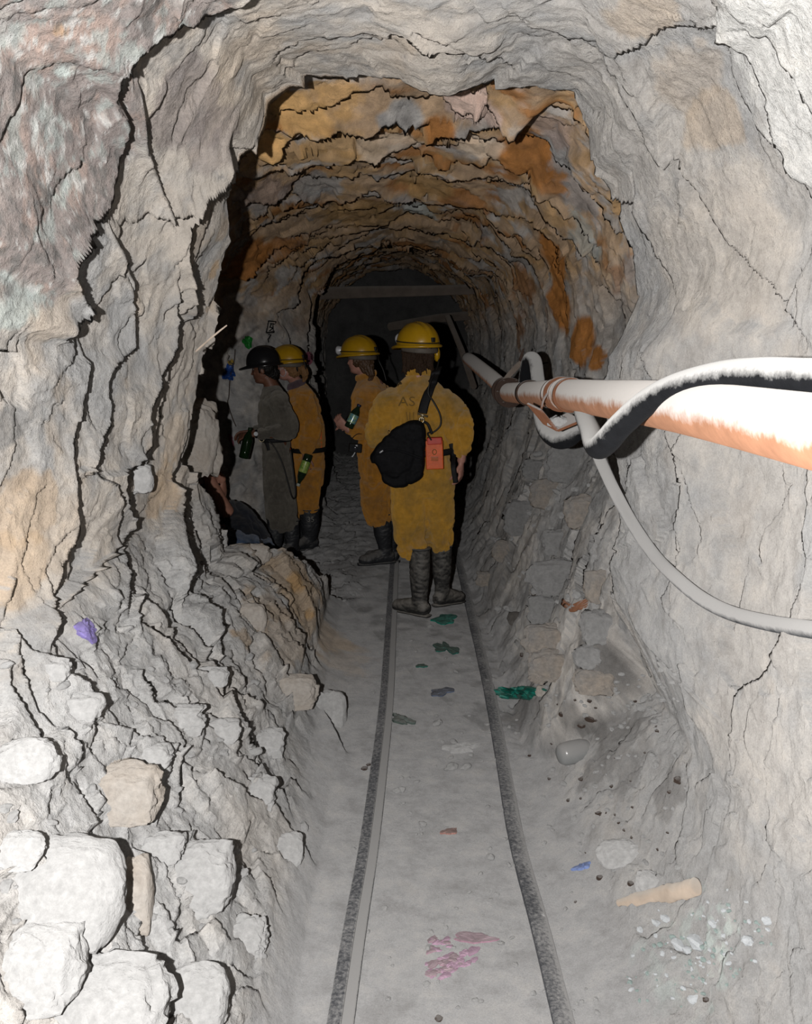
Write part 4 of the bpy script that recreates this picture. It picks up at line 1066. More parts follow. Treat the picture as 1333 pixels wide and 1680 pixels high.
def cloth(name, base, dirt, dust_amt=.45, scale=5, grime=.5):
    """workwear: base colour, dirt blotches, dust on what faces up, weave"""
    m, nt, b = new_mat(name); v = coords(nt)
    n1 = noise(nt, v, scale, 6, .65); n2 = noise(nt, v, scale * 6, 5, .65); n3 = noise(nt, v, 420, 2, .5)
    r = ramp(nt, n1, [(.38, dirt), (.38 + .22 * (1.4 - grime), base)])
    r2 = ramp(nt, n2, [(.3, (.80, .80, .80)), (.7, (1.15, 1.15, 1.15))])
    c = mixc(nt, 1.0, r.outputs['Color'], r2.outputs['Color'], 'MULTIPLY')
    geo = N(nt, 'ShaderNodeNewGeometry'); sx = N(nt, 'ShaderNodeSeparateXYZ'); nt.links.new(geo.outputs['Normal'], sx.inputs[0])
    ma = N(nt, 'ShaderNodeMath', operation='MULTIPLY_ADD'); nt.links.new(n2, ma.inputs[0]); ma.inputs[1].default_value = .8; nt.links.new(sx.outputs[2], ma.inputs[2])
    mr = N(nt, 'ShaderNodeMapRange'); nt.links.new(ma.outputs[0], mr.inputs[0]); mr.inputs[1].default_value = .45; mr.inputs[2].default_value = 1.25; mr.inputs[3].default_value = 0; mr.inputs[4].default_value = dust_amt
    c = mixc(nt, mr.outputs[0], c, (.25, .23, .20))
    nt.links.new(c, b.inputs['Base Color'])
    k = bump(nt, None, n2, .35, .006); bump(nt, b, n3, .2, .001, k)
    rough_set(b, .9, .15, .8); b.inputs['Sheen Weight'].default_value = .08
    return m
S_FAIR = skin('fair_skin', (.42, .21, .16)); S_BROWN = skin('brown_skin', (.16, .070, .042)); S_TAN = skin('tanned_skin', (.34, .165, .115))
C_YEL = cloth('ochre_workwear', (.450, .240, .034), (.300, .180, .046), .35); C_ORA = cloth('orange_ochre_workwear', (.44, .195, .026), (.30, .150, .042), .38)
C_GREY = cloth('grey_workwear', (.122, .110, .090), (.085, .076, .064), .4); C_NAVY = cloth('dark_blue_shirt', (.010, .013, .021), (.018, .017, .018), .05); C_JEAN = cloth('faded_denim', (.07, .10, .16), (.035, .05, .08), .3)
C_COLLAR = cloth('purple_grey_scarf', (.11, .075, .085), (.07, .05, .06), .2)
M_BOOT = dusty_mat('muddy_black_rubber', (.022, .023, .026), dust=(.155, .147, .138), lo=.02, hi=.95, amount=.95, scale=16, rough=.55, spec=.4, dr=0)
M_BOOTM = dusty_mat('black_rubber_caked_in_mud', (.030, .029, .028), dust=(.20, .185, .165), lo=-.18, hi=.55, amount=.95, scale=26, rough=.6, spec=.3, dr=0)
M_YHELM = dusty_mat('yellow_helmet_plastic', (.42, .235, .008), dust=(.30, .24, .12), lo=.75, hi=1.5, amount=.6, rough=.32, spec=.5, scale=20, bstr=.08, dr=0, var=.1)
M_BHELM = dusty_mat('black_helmet_plastic', (.012, .012, .013), dust=(.16, .155, .15), lo=1.1, hi=2.0, amount=.5, rough=.22, spec=.55, scale=30, bstr=.05, dr=0, var=.1)
M_BLACK = plain_mat('black_webbing', (.010, .010, .011), .7, .25); M_BLACKCL = plain_mat('black_bag_cloth', (.007, .007, .008), .8, .15, 60, .4, .3); M_CORD = plain_mat('black_cord', (.014, .013, .012), .5, .4)
M_METAL = plain_mat('tarnished_metal', (.45, .38, .25), .35, .5, metallic=.8); M_CHROME = plain_mat('lamp_rim', (.62, .62, .64), .3, .5, metallic=.3)
M_GLASSD = plain_mat('lamp_glass', (.03, .03, .035), .08, .6)
M_ORANGE = dusty_mat('orange_battery_case', (.62, .095, .012), dust=(.44, .30, .24), lo=.25, hi=1.25, amount=.45, rough=.5, spec=.4, scale=22, dr=0)
M_HAIRD = plain_mat('dark_brown_hair', (.030, .017, .010), .75, .15, 120, .5, .3); M_HAIRL = plain_mat('light_brown_hair', (.20, .105, .045), .7, .2, 120, .35, .3); M_HAIRB = plain_mat('black_hair', (.008, .007, .006), .6, .25, 120, .4, .3); M_HAIRM = plain_mat('brown_hair', (.075, .040, .020), .45, .4, 120, .4, .8)
M_EYE = plain_mat('eye', (.05, .035, .03), .2, .5); M_LIP = S_TAN
M_BAND = plain_mat('helmet_band', (.10, .085, .07), .6, .3); M_INKF = plain_mat('faded_print', (.19, .115, .035), .9, .1); M_INKW = plain_mat('pale_boot_print', (.20, .19, .17), .8, .2)

def frame(f, u=(0, 0, 1)):
    f = Vector(f).normalized(); u = Vector(u); s = f.cross(u).normalized(); u = s.cross(f).normalized()
    return f, s, u                                   # forward, right, up
def rot3(f, s, u): return Matrix((s, f, u)).transposed()   # columns: x right, y forward, z up
def head_parts(c, f, u=(0, 0, 1), k=1.0):
    c = Vector(c); f, s, u = frame(f, u); R = rot3(f, s, u)
    P = lambda x, y, z: c + (s * x + f * y + u * z) * k
    E = lambda x, y, z, a, b, d, rot=None: ellipsoid(P(x, y, z), (a * k, b * k, d * k), R if rot is None else R @ rot, 18, 12)
    parts = [E(0, -.006, .03, .074, .094, .088), E(0, .018, -.03, .064, .075, .082), E(0, .058, -.088, .030, .028, .022), E(0, .028, -.082, .052, .052, .034),
             E(0, .086, -.012, .011, .016, .030, Euler((.25, 0, 0)).to_matrix()), E(0, .098, -.030, .014, .014, .011), E(0, .075, .028, .052, .018, .012),
             E(.034, .066, -.028, .022, .016, .018), E(-.034, .066, -.028, .022, .016, .018), E(0, .084, -.056, .022, .010, .006), E(0, .082, -.067, .019, .010, .007),
             E(.075, -.006, -.012, .009, .020, .032, Euler((-.15, 0, -.3)).to_matrix()), E(-.075, -.006, -.012, .009, .020, .032, Euler((-.15, 0, .3)).to_matrix())]
    eyes = [(ellipsoid(P(x, .075, .004), (.012 * k,) * 3, None, 10, 8), M_EYE) for x in (-.031, .031)]
    return parts, eyes
def hand_parts(w, d, palm, curl=.5, right=True, k=1.0, spread=.08, curls=None):
    """w wrist point, d direction of the hand, palm the way the palm faces; four bent fingers and a thumb"""
    w = Vector(w); d = Vector(d).normalized(); pn = Vector(palm); pn = (pn - d * pn.dot(d)).normalized(); s = d.cross(pn) * (1 if right else -1)   # s points to the thumb side
    s.normalize()
    parts = [tube([w - d * .03 * k, w, w + d * .03 * k, w + d * .065 * k, w + d * .088 * k], [(.026 * k, .019 * k), (.027 * k, .018 * k), (.036 * k, .016 * k), (.041 * k, .014 * k), (.040 * k, .012 * k)], 14, side=s)]
    L = [(.040, .024, .020), (.045, .028, .021), (.042, .026, .020), (.032, .020, .018)]
    for i in range(4):
        c = (curls[i] if curls else curl)
        o = .030 - i * .0195
        p = w + (d * .082 + s * o) * k; a = .0; P = [p - d * .025 * k, p]
        dd = (d + s * (spread * (1.5 - i) * .6)).normalized()
        for j, l in enumerate(L[i]):
            a += c * (.55 if j == 0 else .75)
            P.append(P[-1] + (dd * math.cos(a) + pn * math.sin(a)) * l * k)
        parts.append(tube(P, [.0095 * k, .0098 * k, .0088 * k, .0082 * k, .0070 * k], 10))
    t0 = w + (d * .022 + s * .024 + pn * .004) * k
    t1 = t0 + (d * .030 + s * .026 + pn * .014) * k; t2 = t1 + (d * .030 + s * .006 + pn * (.012 + .012 * curl)) * k; t3 = t2 + (d * .022 - s * .004 + pn * (.010 + .012 * curl)) * k
    parts.append(tube([t0 - s * .01 * k, t0, t1, t2, t3], [.013 * k, .014 * k, .011 * k, .010 * k, .0075 * k], 10))
    return parts
def helmet(parent, org, c, f, u, mat, lamp=True, peak=.055, cord=None, a=.118, b=.142, hgt=.128, band=True):
    c = Vector(c); f, s, u = frame(f, u)
    def W(x, y, z): return c + s * x + f * y + u * z - org
    vs = []; fs = []; SG = 48; RG = 14
    prof = []
    for i in range(RG + 1):
        t = PI / 2 * i / RG; prof.append((math.sin(t) ** .92, math.cos(t) ** .9 if i < RG else 0))
    for i, (r, z) in enumerate(prof):
        for k in range(SG):
            an = 2 * PI * k / SG; x, y = math.cos(an), math.sin(an)
            rib = 0
            for o_ in (-.35, 0, .35):
                rib = max(rib, math.exp(-((x * r - o_) / .07) ** 2)) if z > .25 else rib
            vs.append(W(x * r * a, y * r * b, z * hgt + .006 * rib * (1 if z > .25 else 0)))
    ring = len(prof)
    for j, (ex, dz) in enumerate(((.012, -.004), (.016, -.010), (.012, -.014), (.0, -.010), (-.008, .0))):
        for k in range(SG):
            an = 2 * PI * k / SG; x, y = math.cos(an), math.sin(an)
            pk = max(0, y) ** 3 * peak * (1 if j < 3 else .0)
            vs.append(W(x * (a + ex), y * (b + ex) + pk, dz - pk * .25))
    rows = ring + 5
    for i in range(rows - 1):
        for k in range(SG):
            p, q = i * SG + k, i * SG + (k + 1) % SG; fs.append((p, q, q + SG, p + SG))
    shell = build('hard_hat', (vs, fs), mat, parent)
    so = shell.modifiers.new('thick', 'SOLIDIFY'); so.thickness = .003
    if band:
        P = [W(math.cos(t) * a * 1.012, math.sin(t) * b * 1.012, .018 + .010 * math.sin(t)) for t in np.linspace(0, 2 * PI, 40)]
        build('helmet_cord', tube(P, .0042, 8), M_CORD, shell)
        P = [W(math.cos(t) * a * .93, math.sin(t) * b * .93, -.022 - .014 * max(0, -math.sin(t))) for t in np.linspace(PI * .95, 2.05 * PI, 24)]
        build('head_band', tube(P, [(.016, .003)] * 24, 8, side=tuple(u)), M_BAND, shell)
        q = W(.0, -b * 1.02, .028); build('cord_clip', box(q, (.012, .008, .014), rot3(f, s, u)), M_CORD, shell, bevel=.003)
    if lamp:
        g = lathe([(.020, -.02), (.026, -.015), (.030, .010), (.033, .014), (.033, .024), (.029, .026)], 24)
        Rl = rot3(f, s, u) @ Euler((-PI / 2, 0, 0)).to_matrix()
        q = W(0, b + .022, .035)
        build('headlamp', ([Rl @ v + q for v in g[0]], g[1]), M_CHROME, shell)
        g = lathe([(.0, .0), (.027, .0), (.026, .003), (0, .004)], 24); q = W(0, b + .047, .035)
        build('lamp_lens', ([Rl @ v + q for v in g[0]], g[1]), M_GLASSD, shell)
    if cord:
        build('lamp_cord', tube(catmull([Vector(p) - org for p in cord], 8), .0048, 8), M_CORD, shell)
    return shell
def boot(parent, org, top, ankle, toe_dir, rt=.062, mat=None, heel_z=0.0, tilt=0.0, size=1.0):
    """rubber boot: shaft from top down to the ankle, foot along toe_dir, sole as a sub-part"""
    top, ankle = Vector(top), Vector(ankle); d = Vector(toe_dir).normalized(); k = size
    g = Vector((ankle.x, ankle.y, heel_z)); dn = (d + Vector((0, 0, -tilt))).normalized(); upv = Vector((0, 0, 1))
    mid = ankle.lerp(top, .45)
    side = d.cross(upv)
    parts = [tube([ankle - upv * .035, ankle + upv * .03, mid, top - upv * .02, top], [(.046, .056), (.046, .054), (rt * .95, rt), (rt, rt * 1.05), (rt * 1.02, rt * 1.06)], 20, side=side, round_end=False),
             tube([g - dn * .055 * k + upv * .045, g + upv * .055, g + dn * .07 * k + upv * .050, g + dn * .14 * k + upv * .040, g + dn * .195 * k + upv * .036], [(.040, .044), (.045, .060), (.047, .058), (.053, .046), (.040, .034)], 18, side=side),
             ellipsoid(g + dn * .165 * k + upv * .038, (.050, .05, .044), rot3(*frame(d)))]
    b = fuse('rubber_boot', parts, .007, mat or M_BOOT, parent, 6, org, wrinkle=(.0018, (20, 20, 34), 9))
    sp = [g - dn * .075 * k, g, g + dn * .06 * k, g + dn * .14 * k, g + dn * .215 * k]
    build('sole', shift(tube([p + upv * .010 for p in sp], [(.030, .012), (.041, .014), (.038, .012), (.050, .013), (.030, .012)], 16, side=side), -org), mat or M_BOOT, b)
    build('boot_rim', shift(tube([top + Vector((math.cos(t) * rt * 1.03, math.sin(t) * rt * 1.03, -.006)) for t in np.linspace(0, 2 * PI, 28)], .006, 8), -org), M_BOOT, b)
    return b
def limb(P, R, n=6, seg=18, side=None):
    Q = catmull(P, n); return tube(Q, lerp_list(R, len(Q)), seg, side)
def torso(rings, side, seg=28):
    """rings: (centre, half width along side, half depth)"""
    P = catmull([r[0] for r in rings], 5)
    return tube(P, lerp_list([(r[1], r[2]) for r in rings], len(P)), seg, side)
def surface_map(o, root):
    """BVH of a finished garment in world space"""
    me = o.data; off = root.location
    return BVHTree.FromPolygons([v.co + off for v in me.vertices], [tuple(p.vertices) for p in me.polygons])
def tape(name, parent, org, bv, pts, width, thick, mat, lift=.004):
    """webbing that lies on a garment: pts are (px, py, fallback Y) seen from the camera"""
    P = []
    for x, y, Y in pts:
        d = ray(x, y).normalized(); l, n, _, _ = bv.ray_cast(Vector((0, 0, CAM_Z)), d)
        P.append((l + n * lift) if l is not None and abs(l.y - Y) < .35 else at(x, y, Y))
    Q = catmull(P, 6); vs = []
    geo = tube(Q, [(width / 2, thick)] * len(Q), 8, side=(1, 0, .35))
    return build(name, shift(geo, -org), mat, parent), Q
def letters(text, name, parent, org, bv, px, py, size_px, mat, Y, lift=.0015, slant=0, wide=1.0):
    cu = bpy.data.curves.new(name, 'FONT'); cu.body = text; cu.size = 1; cu.align_x = 'CENTER'; cu.resolution_u = 3
    t = bpy.data.objects.new(name + '_raw', cu); COL.objects.link(t)
    dg = bpy.context.evaluated_depsgraph_get(); dg.update()
    me = bpy.data.meshes.new_from_object(t.evaluated_get(dg)); bpy.data.objects.remove(t)
    bm_ = bmesh.new(); bm_.from_mesh(me)
    bmesh.ops.triangulate(bm_, faces=bm_.faces[:]); bmesh.ops.subdivide_edges(bm_, edges=bm_.edges[:], cuts=2, use_grid_fill=True)
    for v in bm_.verts:
        x = px + v.co.x * size_px * wide; y = py - v.co.y * size_px + v.co.x * size_px * slant
        d = ray(x, y).normalized(); l, n, _, _ = bv.ray_cast(Vector((0, 0, CAM_Z)), d)
        v.co = (l + n * lift - org) if l is not None and abs(l.y - Y) < .4 else at(x, y, Y) - org
    bm_.to_mesh(me); bm_.free(); me.materials.clear(); me.materials.append(mat); me.name = name
    o = bpy.data.objects.new(name, me); COL.objects.link(o); o.parent = parent
    return o
Z = Vector((0, 0, 1))
VOX_B, VOX_C = .0048, .0068

# ---- the nearest man, seen from behind, walking
O = Vector((.15, 5.75, 0))
bf = Vector((-.58, 1, 0)).normalized(); hs_c = Vector((.070, 5.74, 1.645))
hp, ey = head_parts(hs_c, bf, (0.02, -.04, 1))
sr = Vector((1, 0, 0))
wristR, wristL = at(757, 757, 5.70), Vector((-.10, 5.99, 1.04))
elR, elL = at(759, 706, 5.68), Vector((-.175, 5.82, 1.12))
shR, shL = Vector((.262, 5.74, 1.365)), Vector((-.105, 5.74, 1.37))
ankL, ankR = Vector((.085, 5.74, .10)), Vector((.232, 5.86, .13))
knL, knR = Vector((.045, 5.80, .50)), Vector((.215, 5.84, .50))
hipL, hipR = Vector((.02, 5.75, .90)), Vector((.20, 5.75, .90))
parts = hp + [limb([hs_c - Z * .07 - bf * .015, Vector((.075, 5.735, 1.50)), Vector((.078, 5.74, 1.40))], [.052, .056, .075]),
    torso([(Vector((.11, 5.75, .86)), .15, .10), (Vector((.105, 5.75, 1.0)), .155, .10), (Vector((.10, 5.75, 1.12)), .14, .095), (Vector((.09, 5.745, 1.28)), .16, .11), (Vector((.08, 5.74, 1.40)), .16, .085), (Vector((.078, 5.74, 1.46)), .09, .06)], sr),
    limb([shR - sr * .05, elR + Vector((.012, 0, .03)), wristR], [.034, .026, .026]), limb([shL + sr * .05, elL, wristL], [.042, .034, .027]),
    limb([hipL, knL, ankL], [.062, .045, .026]), limb([hipR, knR, ankR], [.062, .045, .026])]
parts += [limb([ankL - Z * .02, ankL + Vector((-.08, .06, -.06))], [.026, .018]), limb([ankR - Z * .02, ankR + Vector((.07, .08, -.05))], [.026, .018])]
parts += hand_parts(wristR - Z * .01, (.0, .06, -1), (-.9, .35, 0), .75, False, .95)
parts += hand_parts(wristL, (.2, 1, .05), (.3, 0, -1), .7, True, .95)
man = fuse('person', parts, VOX_B, S_FAIR, None, 5, O, extra=ey); man.location = O
tag(man, 'person nearest the camera, back turned, ochre coverall, yellow helmet, black shoulder bag', 'person')
cv = [torso([(Vector((.105, 5.75, .80)), .178, .125), (Vector((.105, 5.75, .92)), .192, .145), (Vector((.10, 5.75, 1.02)), .172, .130), (Vector((.10, 5.75, 1.07)), .190, .150), (Vector((.092, 5.75, 1.16)), .192, .158), (Vector((.085, 5.745, 1.27)), .190, .155), (Vector((.078, 5.742, 1.37)), .185, .130), (Vector((.078, 5.74, 1.435)), .142, .095), (Vector((.078, 5.74, 1.50)), .068, .070)], sr),
    limb([shR - sr * .05, shR + Vector((.020, -.01, -.06)), elR + Z * .07, elR - Z * .03, (elR + wristR) / 2 - Z * .02, wristR + Z * .04], [.072, .074, .064, .068, .060, .042], 6),
    limb([shL + sr * .05, shL + Vector((-.020, -.01, -.05)), elL + Z * .06, elL, (elL + wristL) / 2, wristL - Vector((.0, .03, 0))], [.074, .082, .078, .078, .070, .05], 6),
    limb([hipL + Z * .0, Vector((.012, 5.76, .72)), knL + Vector((-.025, 0, .06)), knL + Vector((-.02, 0, -.04)), Vector((.066, 5.775, .40))], [.118, .112, .103, .104, .094], 7),
    limb([hipR + Z * .0, Vector((.214, 5.78, .72)), knR + Vector((.003, 0, .05)), knR + Vector((.002, 0, -.04)), Vector((.219, 5.845, .42))], [.108, .094, .088, .088, .078], 7)]
knee_w = lambda q: .7 + 1.0 * np.exp(-((q[:, 2] - .45) / .12) ** 2) + .6 * np.exp(-((q[:, 2] - 1.06) / .08) ** 2) + .3 * (np.abs(q[:, 0] - .08) > .2)
suitM = fuse('coverall', cv, VOX_C, C_YEL, man, 2, O, wrinkle=(.0085, (8, 8, 3.6), 31, knee_w))
bvM = surface_map(suitM, man)
build('collar', shift(tube([Vector((.078 + .072 * math.cos(t), 5.738 + .074 * math.sin(t), 1.515 + .012 * math.sin(t) * -1)) for t in np.linspace(0, 2 * PI, 30)], [(.026, .012)] * 30, 10, side=(0, 0, 1)), -O), C_YEL, man)
bl = build('belt', shift(tube([Vector((.105 + .196 * math.cos(t), 5.75 + .152 * math.sin(t), 1.045 + .006 * math.cos(2 * t))) for t in np.linspace(0, 2 * PI, 40)], [(.020, .006)] * 40, 8, side=(0, 0, 1)), -O), M_BLACK, man)
o, _ = tape('belt_strap', man, O, bvM, [(742, 728, 5.6), (746, 745, 5.58), (744, 765, 5.58), (748, 792, 5.58)], .03, .004, M_BLACK, .008)
hair = [ellipsoid(hs_c + Vector((.0, -.020, .02)), (.084, .092, .085)), ellipsoid(hs_c + Vector((.005, -.055, -.06)), (.078, .055, .070)), ellipsoid(hs_c + Vector((.05, -.04, -.08)), (.042, .04, .055)), ellipsoid(hs_c + Vector((-.06, .0, -.05)), (.032, .06, .06))]
rh = random.Random(3)
for k in range(16):
    x = -.085 + k * .0115; p = hs_c + Vector((x, -.062 - .03 * math.cos(x * 17), -.06)); hair.append(tube([p + Z * .05, p, p + Vector((rh.uniform(-.02, .02), -.012, -.06 - rh.uniform(0, .03)))], [.016, .015, .004], 7))
fuse('hair', hair, .005, M_HAIRD, man, 2, O, wrinkle=(.006, (30, 30, 9), 7))
cordM = [hs_c + Vector((.02, -.13, .075)), hs_c + Vector((.10, -.08, .03)), hs_c + Vector((.125, -.03, -.04)), at(716, 608, 5.64), at(707, 625, 5.575), at(703, 645, 5.555), at(712, 660, 5.56), at(722, 680, 5.555), at(723, 697, 5.555), at(713, 708, 5.55), at(702, 711, 5.54), at(708, 722, 5.52)]
hm = helmet(man, O, hs_c + Vector((.002, -.002, .035)), bf + Vector((-.15, 0, 0)), (.05, -.10, 1), M_YHELM, True, .06, cordM)
build('ear_muff', shift(ellipsoid(hs_c + Vector((.115, -.02, -.02)), (.020, .035, .045)), -O), M_YHELM, hm)
boot(man, O, Vector((.085, 5.765, .435)), ankL, (-.72, .60, 0), .066, M_BOOTM)
boot(man, O, Vector((.226, 5.855, .43)), ankR + Vector((0, 0, .0)), (.62, .72, 0), .064, M_BOOTM, heel_z=.03, tilt=.1)
letters('AS', 'back_lettering', suitM, O, bvM, 668, 666, 22, M_INKF, 5.6, wide=1.15)
st = []
for k, (x, a) in enumerate(((668, .6), (673, 0), (679, 0), (686, .3))):
    geo = []
    P = []
    for y in (676, 682, 690):
        d = ray(x + a * (y - 682) * .3, y).normalized(); l, n, _, _ = bvM.ray_cast(Vector((0, 0, CAM_Z)), d)
        if l is not None: P.append(l - O)
    if len(P) > 1: st.append(tube(P, .0022, 6))
if st: build('faded_print', join(st), M_INKF, suitM)
def stain(px, py, rx, ry, seed):
    rnd = random.Random(seed); P = []
    for i in range(4):
        for k in range(20 if i else 1):
            t = 2 * PI * k / 20; q = i / 3 * (1 + .25 * math.sin(3 * t + seed) + .15 * math.sin(5 * t)) if i else 0
            l, n, _, _ = bvM.ray_cast(Vector((0, 0, CAM_Z)), ray(px + rx * q * math.cos(t), py + ry * q * math.sin(t)).normalized())
            P.append((l + n * .001 - O) if l is not None else Vector((0, 0, 1)))
    f = [(0, 1 + (k + 1) % 20, 1 + k) for k in range(20)]
    for i in range(2):
        for k in range(20):
            a, b = 1 + i * 20 + k, 1 + i * 20 + (k + 1) % 20; f.append((a, b, b + 20, a + 20))
    build('grease_stain', (P, f), M_GREASE, suitM)
M_GREASE = plain_mat('grease_stain', (.12, .085, .04), .9, .1)
stain(653, 629, 6, 4.5, 2)

# camera bag slung over his shoulder: a thing of its own
BY = 5.50
bag_out = [(612, 741), (622, 726), (640, 707), (658, 695), (675, 690), (690, 691), (697, 700), (699, 730), (699, 762), (693, 782), (676, 793), (656, 800), (640, 797), (629, 791), (622, 777), (617, 764), (608, 760), (607, 748)]
bc_ = at(655, 745, BY); bag = empty('shoulder_bag', bc_); tag(bag, 'black cloth shoulder bag hanging on the back of the nearest man', 'bag')
def pillow(out, Y, d, c, n=9):
    P = [at(x, y, Y) - c for x, y in out]; P = catmull(P + [P[0]], 5)[:-1]; m = len(P); vs = []; fs = []
    for i in range(n + 1):
        t = -1 + 2 * i / n; s = (1 - abs(t) ** 3.2) ** .5 * .35 + .65 if abs(t) < 1 else .55
        for p in P: vs.append(Vector((p.x * s, d * t, p.z * s)))
    for i in range(n):
        for k in range(m):
            a, b = i * m + k, i * m + (k + 1) % m; fs.append((a, b, b + m, a + m))
    vs += [Vector((0, -d * 1.06, 0)), Vector((0, d * 1.02, 0))]
    for k in range(m):
        fs.append((len(vs) - 2, (k + 1) % m, k)); fs.append((len(vs) - 1, n * m + k, n * m + (k + 1) % m))
    return vs, fs
fuse('bag_body', [pillow(bag_out, BY, .075, bc_)], .008, M_BLACKCL, bag, 4, wrinkle=(.007, (7, 7, 5), 51))
build('flap', shift(tube(catmull([at(x, y, BY - .082) - bc_ for x, y in ((618, 745), (640, 738), (664, 742), (692, 752))], 6), [(.007, .004)] * 19, 8, side=(0, 0, 1)), (0, 0, 0)), M_BLACKCL, bag)
build('logo_tag', box(at(626, 741, BY - .085) - bc_, (.012, .002, .004), Euler((0, -.6, 0)).to_matrix()), M_CHROME, bag)
o, Q = tape('shoulder_strap', bag, bc_, bvM, [(693, 678, 5.56), (697, 662, 5.56), (703, 645, 5.57), (709, 628, 5.58), (715, 612, 5.62), (719, 603, 5.70)], .056, .005, M_BLACK, .012)
Rb = Euler((0, .3, 0)).to_matrix()
build('buckle', join([box(at(694, 681, 5.53) - bc_, (.030, .006, .006), Rb), tube([at(693, 683, 5.53) - bc_, at(692, 689, 5.53) - bc_], .008, 8), tube([at(692, 689, 5.53) - bc_ + Vector((.013 * math.cos(t), 0, .016 * math.sin(t))) for t in np.linspace(0, 2 * PI, 16)], .0045, 8)]), M_METAL, bag)
build('strap_tail', shift(tube(catmull([at(696, 692, 5.51), at(702, 696, 5.50), at(706, 705, 5.50), at(709, 712, 5.50)], 5), [(.008, .003)] * 16, 8), -bc_), M_BLACK, bag)
# orange battery pack on his belt
pc = at(713, 744, 5.555); pk = empty('battery_pack', pc); tag(pk, 'dusty orange lamp battery on the belt of the nearest man', 'battery pack')
k_ = 5.555 / F_PX
build('battery_case', box((0, 0, -.006), (14.5 * k_, .026, 24 * k_), Euler((0, -.04, 0)).to_matrix()), M_ORANGE, pk, smooth=False, bevel=.006)
build('battery_lid', box((0, -.004, 21 * k_), (12.5 * k_, .024, 6 * k_), Euler((0, -.04, 0)).to_matrix()), plain_mat('red_lid', (.45, .03, .012), .5, .4), pk, smooth=False, bevel=.006)
build('maker_emblem', tube([Vector((.012 * math.cos(t), -.0275, .012 + .015 * math.sin(t))) for t in np.linspace(0, 2 * PI, 18)] , .0022, 6), M_INKF, pk)
build('maker_plate', shift(tube([Vector((-.02, -.029, -.028)), Vector((.022, -.029, -.028))], [(.012, .0015)] * 2, 8, side=(0, 0, 1)), (0, 0, 0)), dusty_mat('worn_orange_plate', (.50, .16, .07), lo=.1, hi=1.2, amount=.6), pk)

# ---- the man in the middle, facing left
O = Vector((-.22, 7.08, 0))
ff = Vector((-.86, .52, 0)).normalized(); fs_ = ff.cross(Z)           # fs_: his right
hc = Vector((-.345, 7.06, 1.575)); hp, ey = head_parts(hc, ff + Vector((0, 0, -.08)), k=.97)
tc = lambda x, y, z: Vector((x, y, z))
shn = at(603, 640, 6.97); eln = at(597, 702, 6.93); wrn = at(569, 703, 6.84)
shf = tc(-.16, 7.28, 1.33); elf = tc(-.22, 7.32, 1.06); wrf = tc(-.40, 7.25, 1.06)
parts = hp + [limb([hc - Z * .06 - ff * .02, tc(-.30, 7.085, 1.44), tc(-.275, 7.10, 1.34)], [.05, .054, .07]),
    torso([(tc(-.215, 7.1, .82), .15, .10), (tc(-.21, 7.1, 1.0), .14, .095), (tc(-.235, 7.1, 1.22), .155, .105), (tc(-.265, 7.1, 1.36), .15, .08), (tc(-.28, 7.095, 1.42), .08, .055)], fs_),
    limb([shn, eln, wrn], [.05, .04, .027]), limb([shf, elf, wrf], [.05, .04, .027]),
    limb([tc(-.22, 7.02, .84), tc(-.225, 7.03, .46), tc(-.165, 7.05, .1)], [.062, .045, .026]), limb([tc(-.17, 7.18, .84), tc(-.15, 7.2, .46), tc(-.125, 7.2, .1)], [.062, .045, .026]),
    limb([tc(-.165, 7.05, .08), tc(-.25, 7.02, .045)], [.026, .018]), limb([tc(-.125, 7.2, .08), tc(-.21, 7.23, .045)], [.026, .018])]
parts += hand_parts(wrn, Vector((-.12, .02, .12)), (.1, .9, .3), .9, True, .92) + hand_parts(wrf, (-1, .1, .1), (0, 0, -1), .6, False, .92)
mid = fuse('person', parts, VOX_B, S_FAIR, None, 5, O, extra=ey); mid.location = O
tag(mid, 'person in orange coverall looking left, half hidden behind the nearest man, bottle in arm', 'person')
cv = [torso([(tc(-.215, 7.1, .74), .18, .13), (tc(-.215, 7.1, .88), .19, .14), (tc(-.215, 7.1, .98), .175, .13), (tc(-.225, 7.1, 1.04), .195, .15), (tc(-.245, 7.1, 1.20), .205, .150), (tc(-.265, 7.1, 1.32), .195, .125), (tc(-.28, 7.095, 1.40), .12, .09), (tc(-.295, 7.09, 1.455), .066, .066)], fs_),
    limb([shn + tc(.04, .05, -.01), shn + tc(0, .0, -.05), eln + Z * .07, eln - Z * .02, (eln + wrn) / 2 - Z * .012, wrn + tc(.012, .01, -.004)], [.076, .080, .074, .076, .070, .046], 6),
    limb([shf, elf + Z * .06, elf, wrf], [.09, .085, .08, .055], 6),
    limb([tc(-.21, 7.02, .84), tc(-.225, 7.02, .64), tc(-.225, 7.02, .48), tc(-.20, 7.03, .365)], [.130, .124, .112, .098], 7), limb([tc(-.17, 7.18, .84), tc(-.15, 7.2, .5), tc(-.14, 7.2, .37)], [.115, .105, .098], 7)]
suit2 = fuse('coverall', cv, VOX_C, C_ORA, mid, 2, O, wrinkle=(.009, (8, 8, 3.8), 37))
build('collar', shift(tube([Vector((-.297 + .070 * math.cos(t), 7.09 + .07 * math.sin(t), 1.45 + .02 * math.cos(t))) for t in np.linspace(0, 2 * PI, 30)], [(.024, .012)] * 30, 10, side=(0, 0, 1)), -O), C_ORA, mid)
hair = [ellipsoid(hc - ff * .03 + Z * .02, (.080, .080, .08)), ellipsoid(hc - ff * .065 - Z * .045, (.062, .05, .075)), ellipsoid(hc - ff * .015 - fs_ * .06 - Z * .02, (.032, .034, .045)), limb([hc - ff * .08 - Z * .06, hc - ff * .10 - Z * .12, hc - ff * .09 - Z * .17], [.04, .032, .012])]
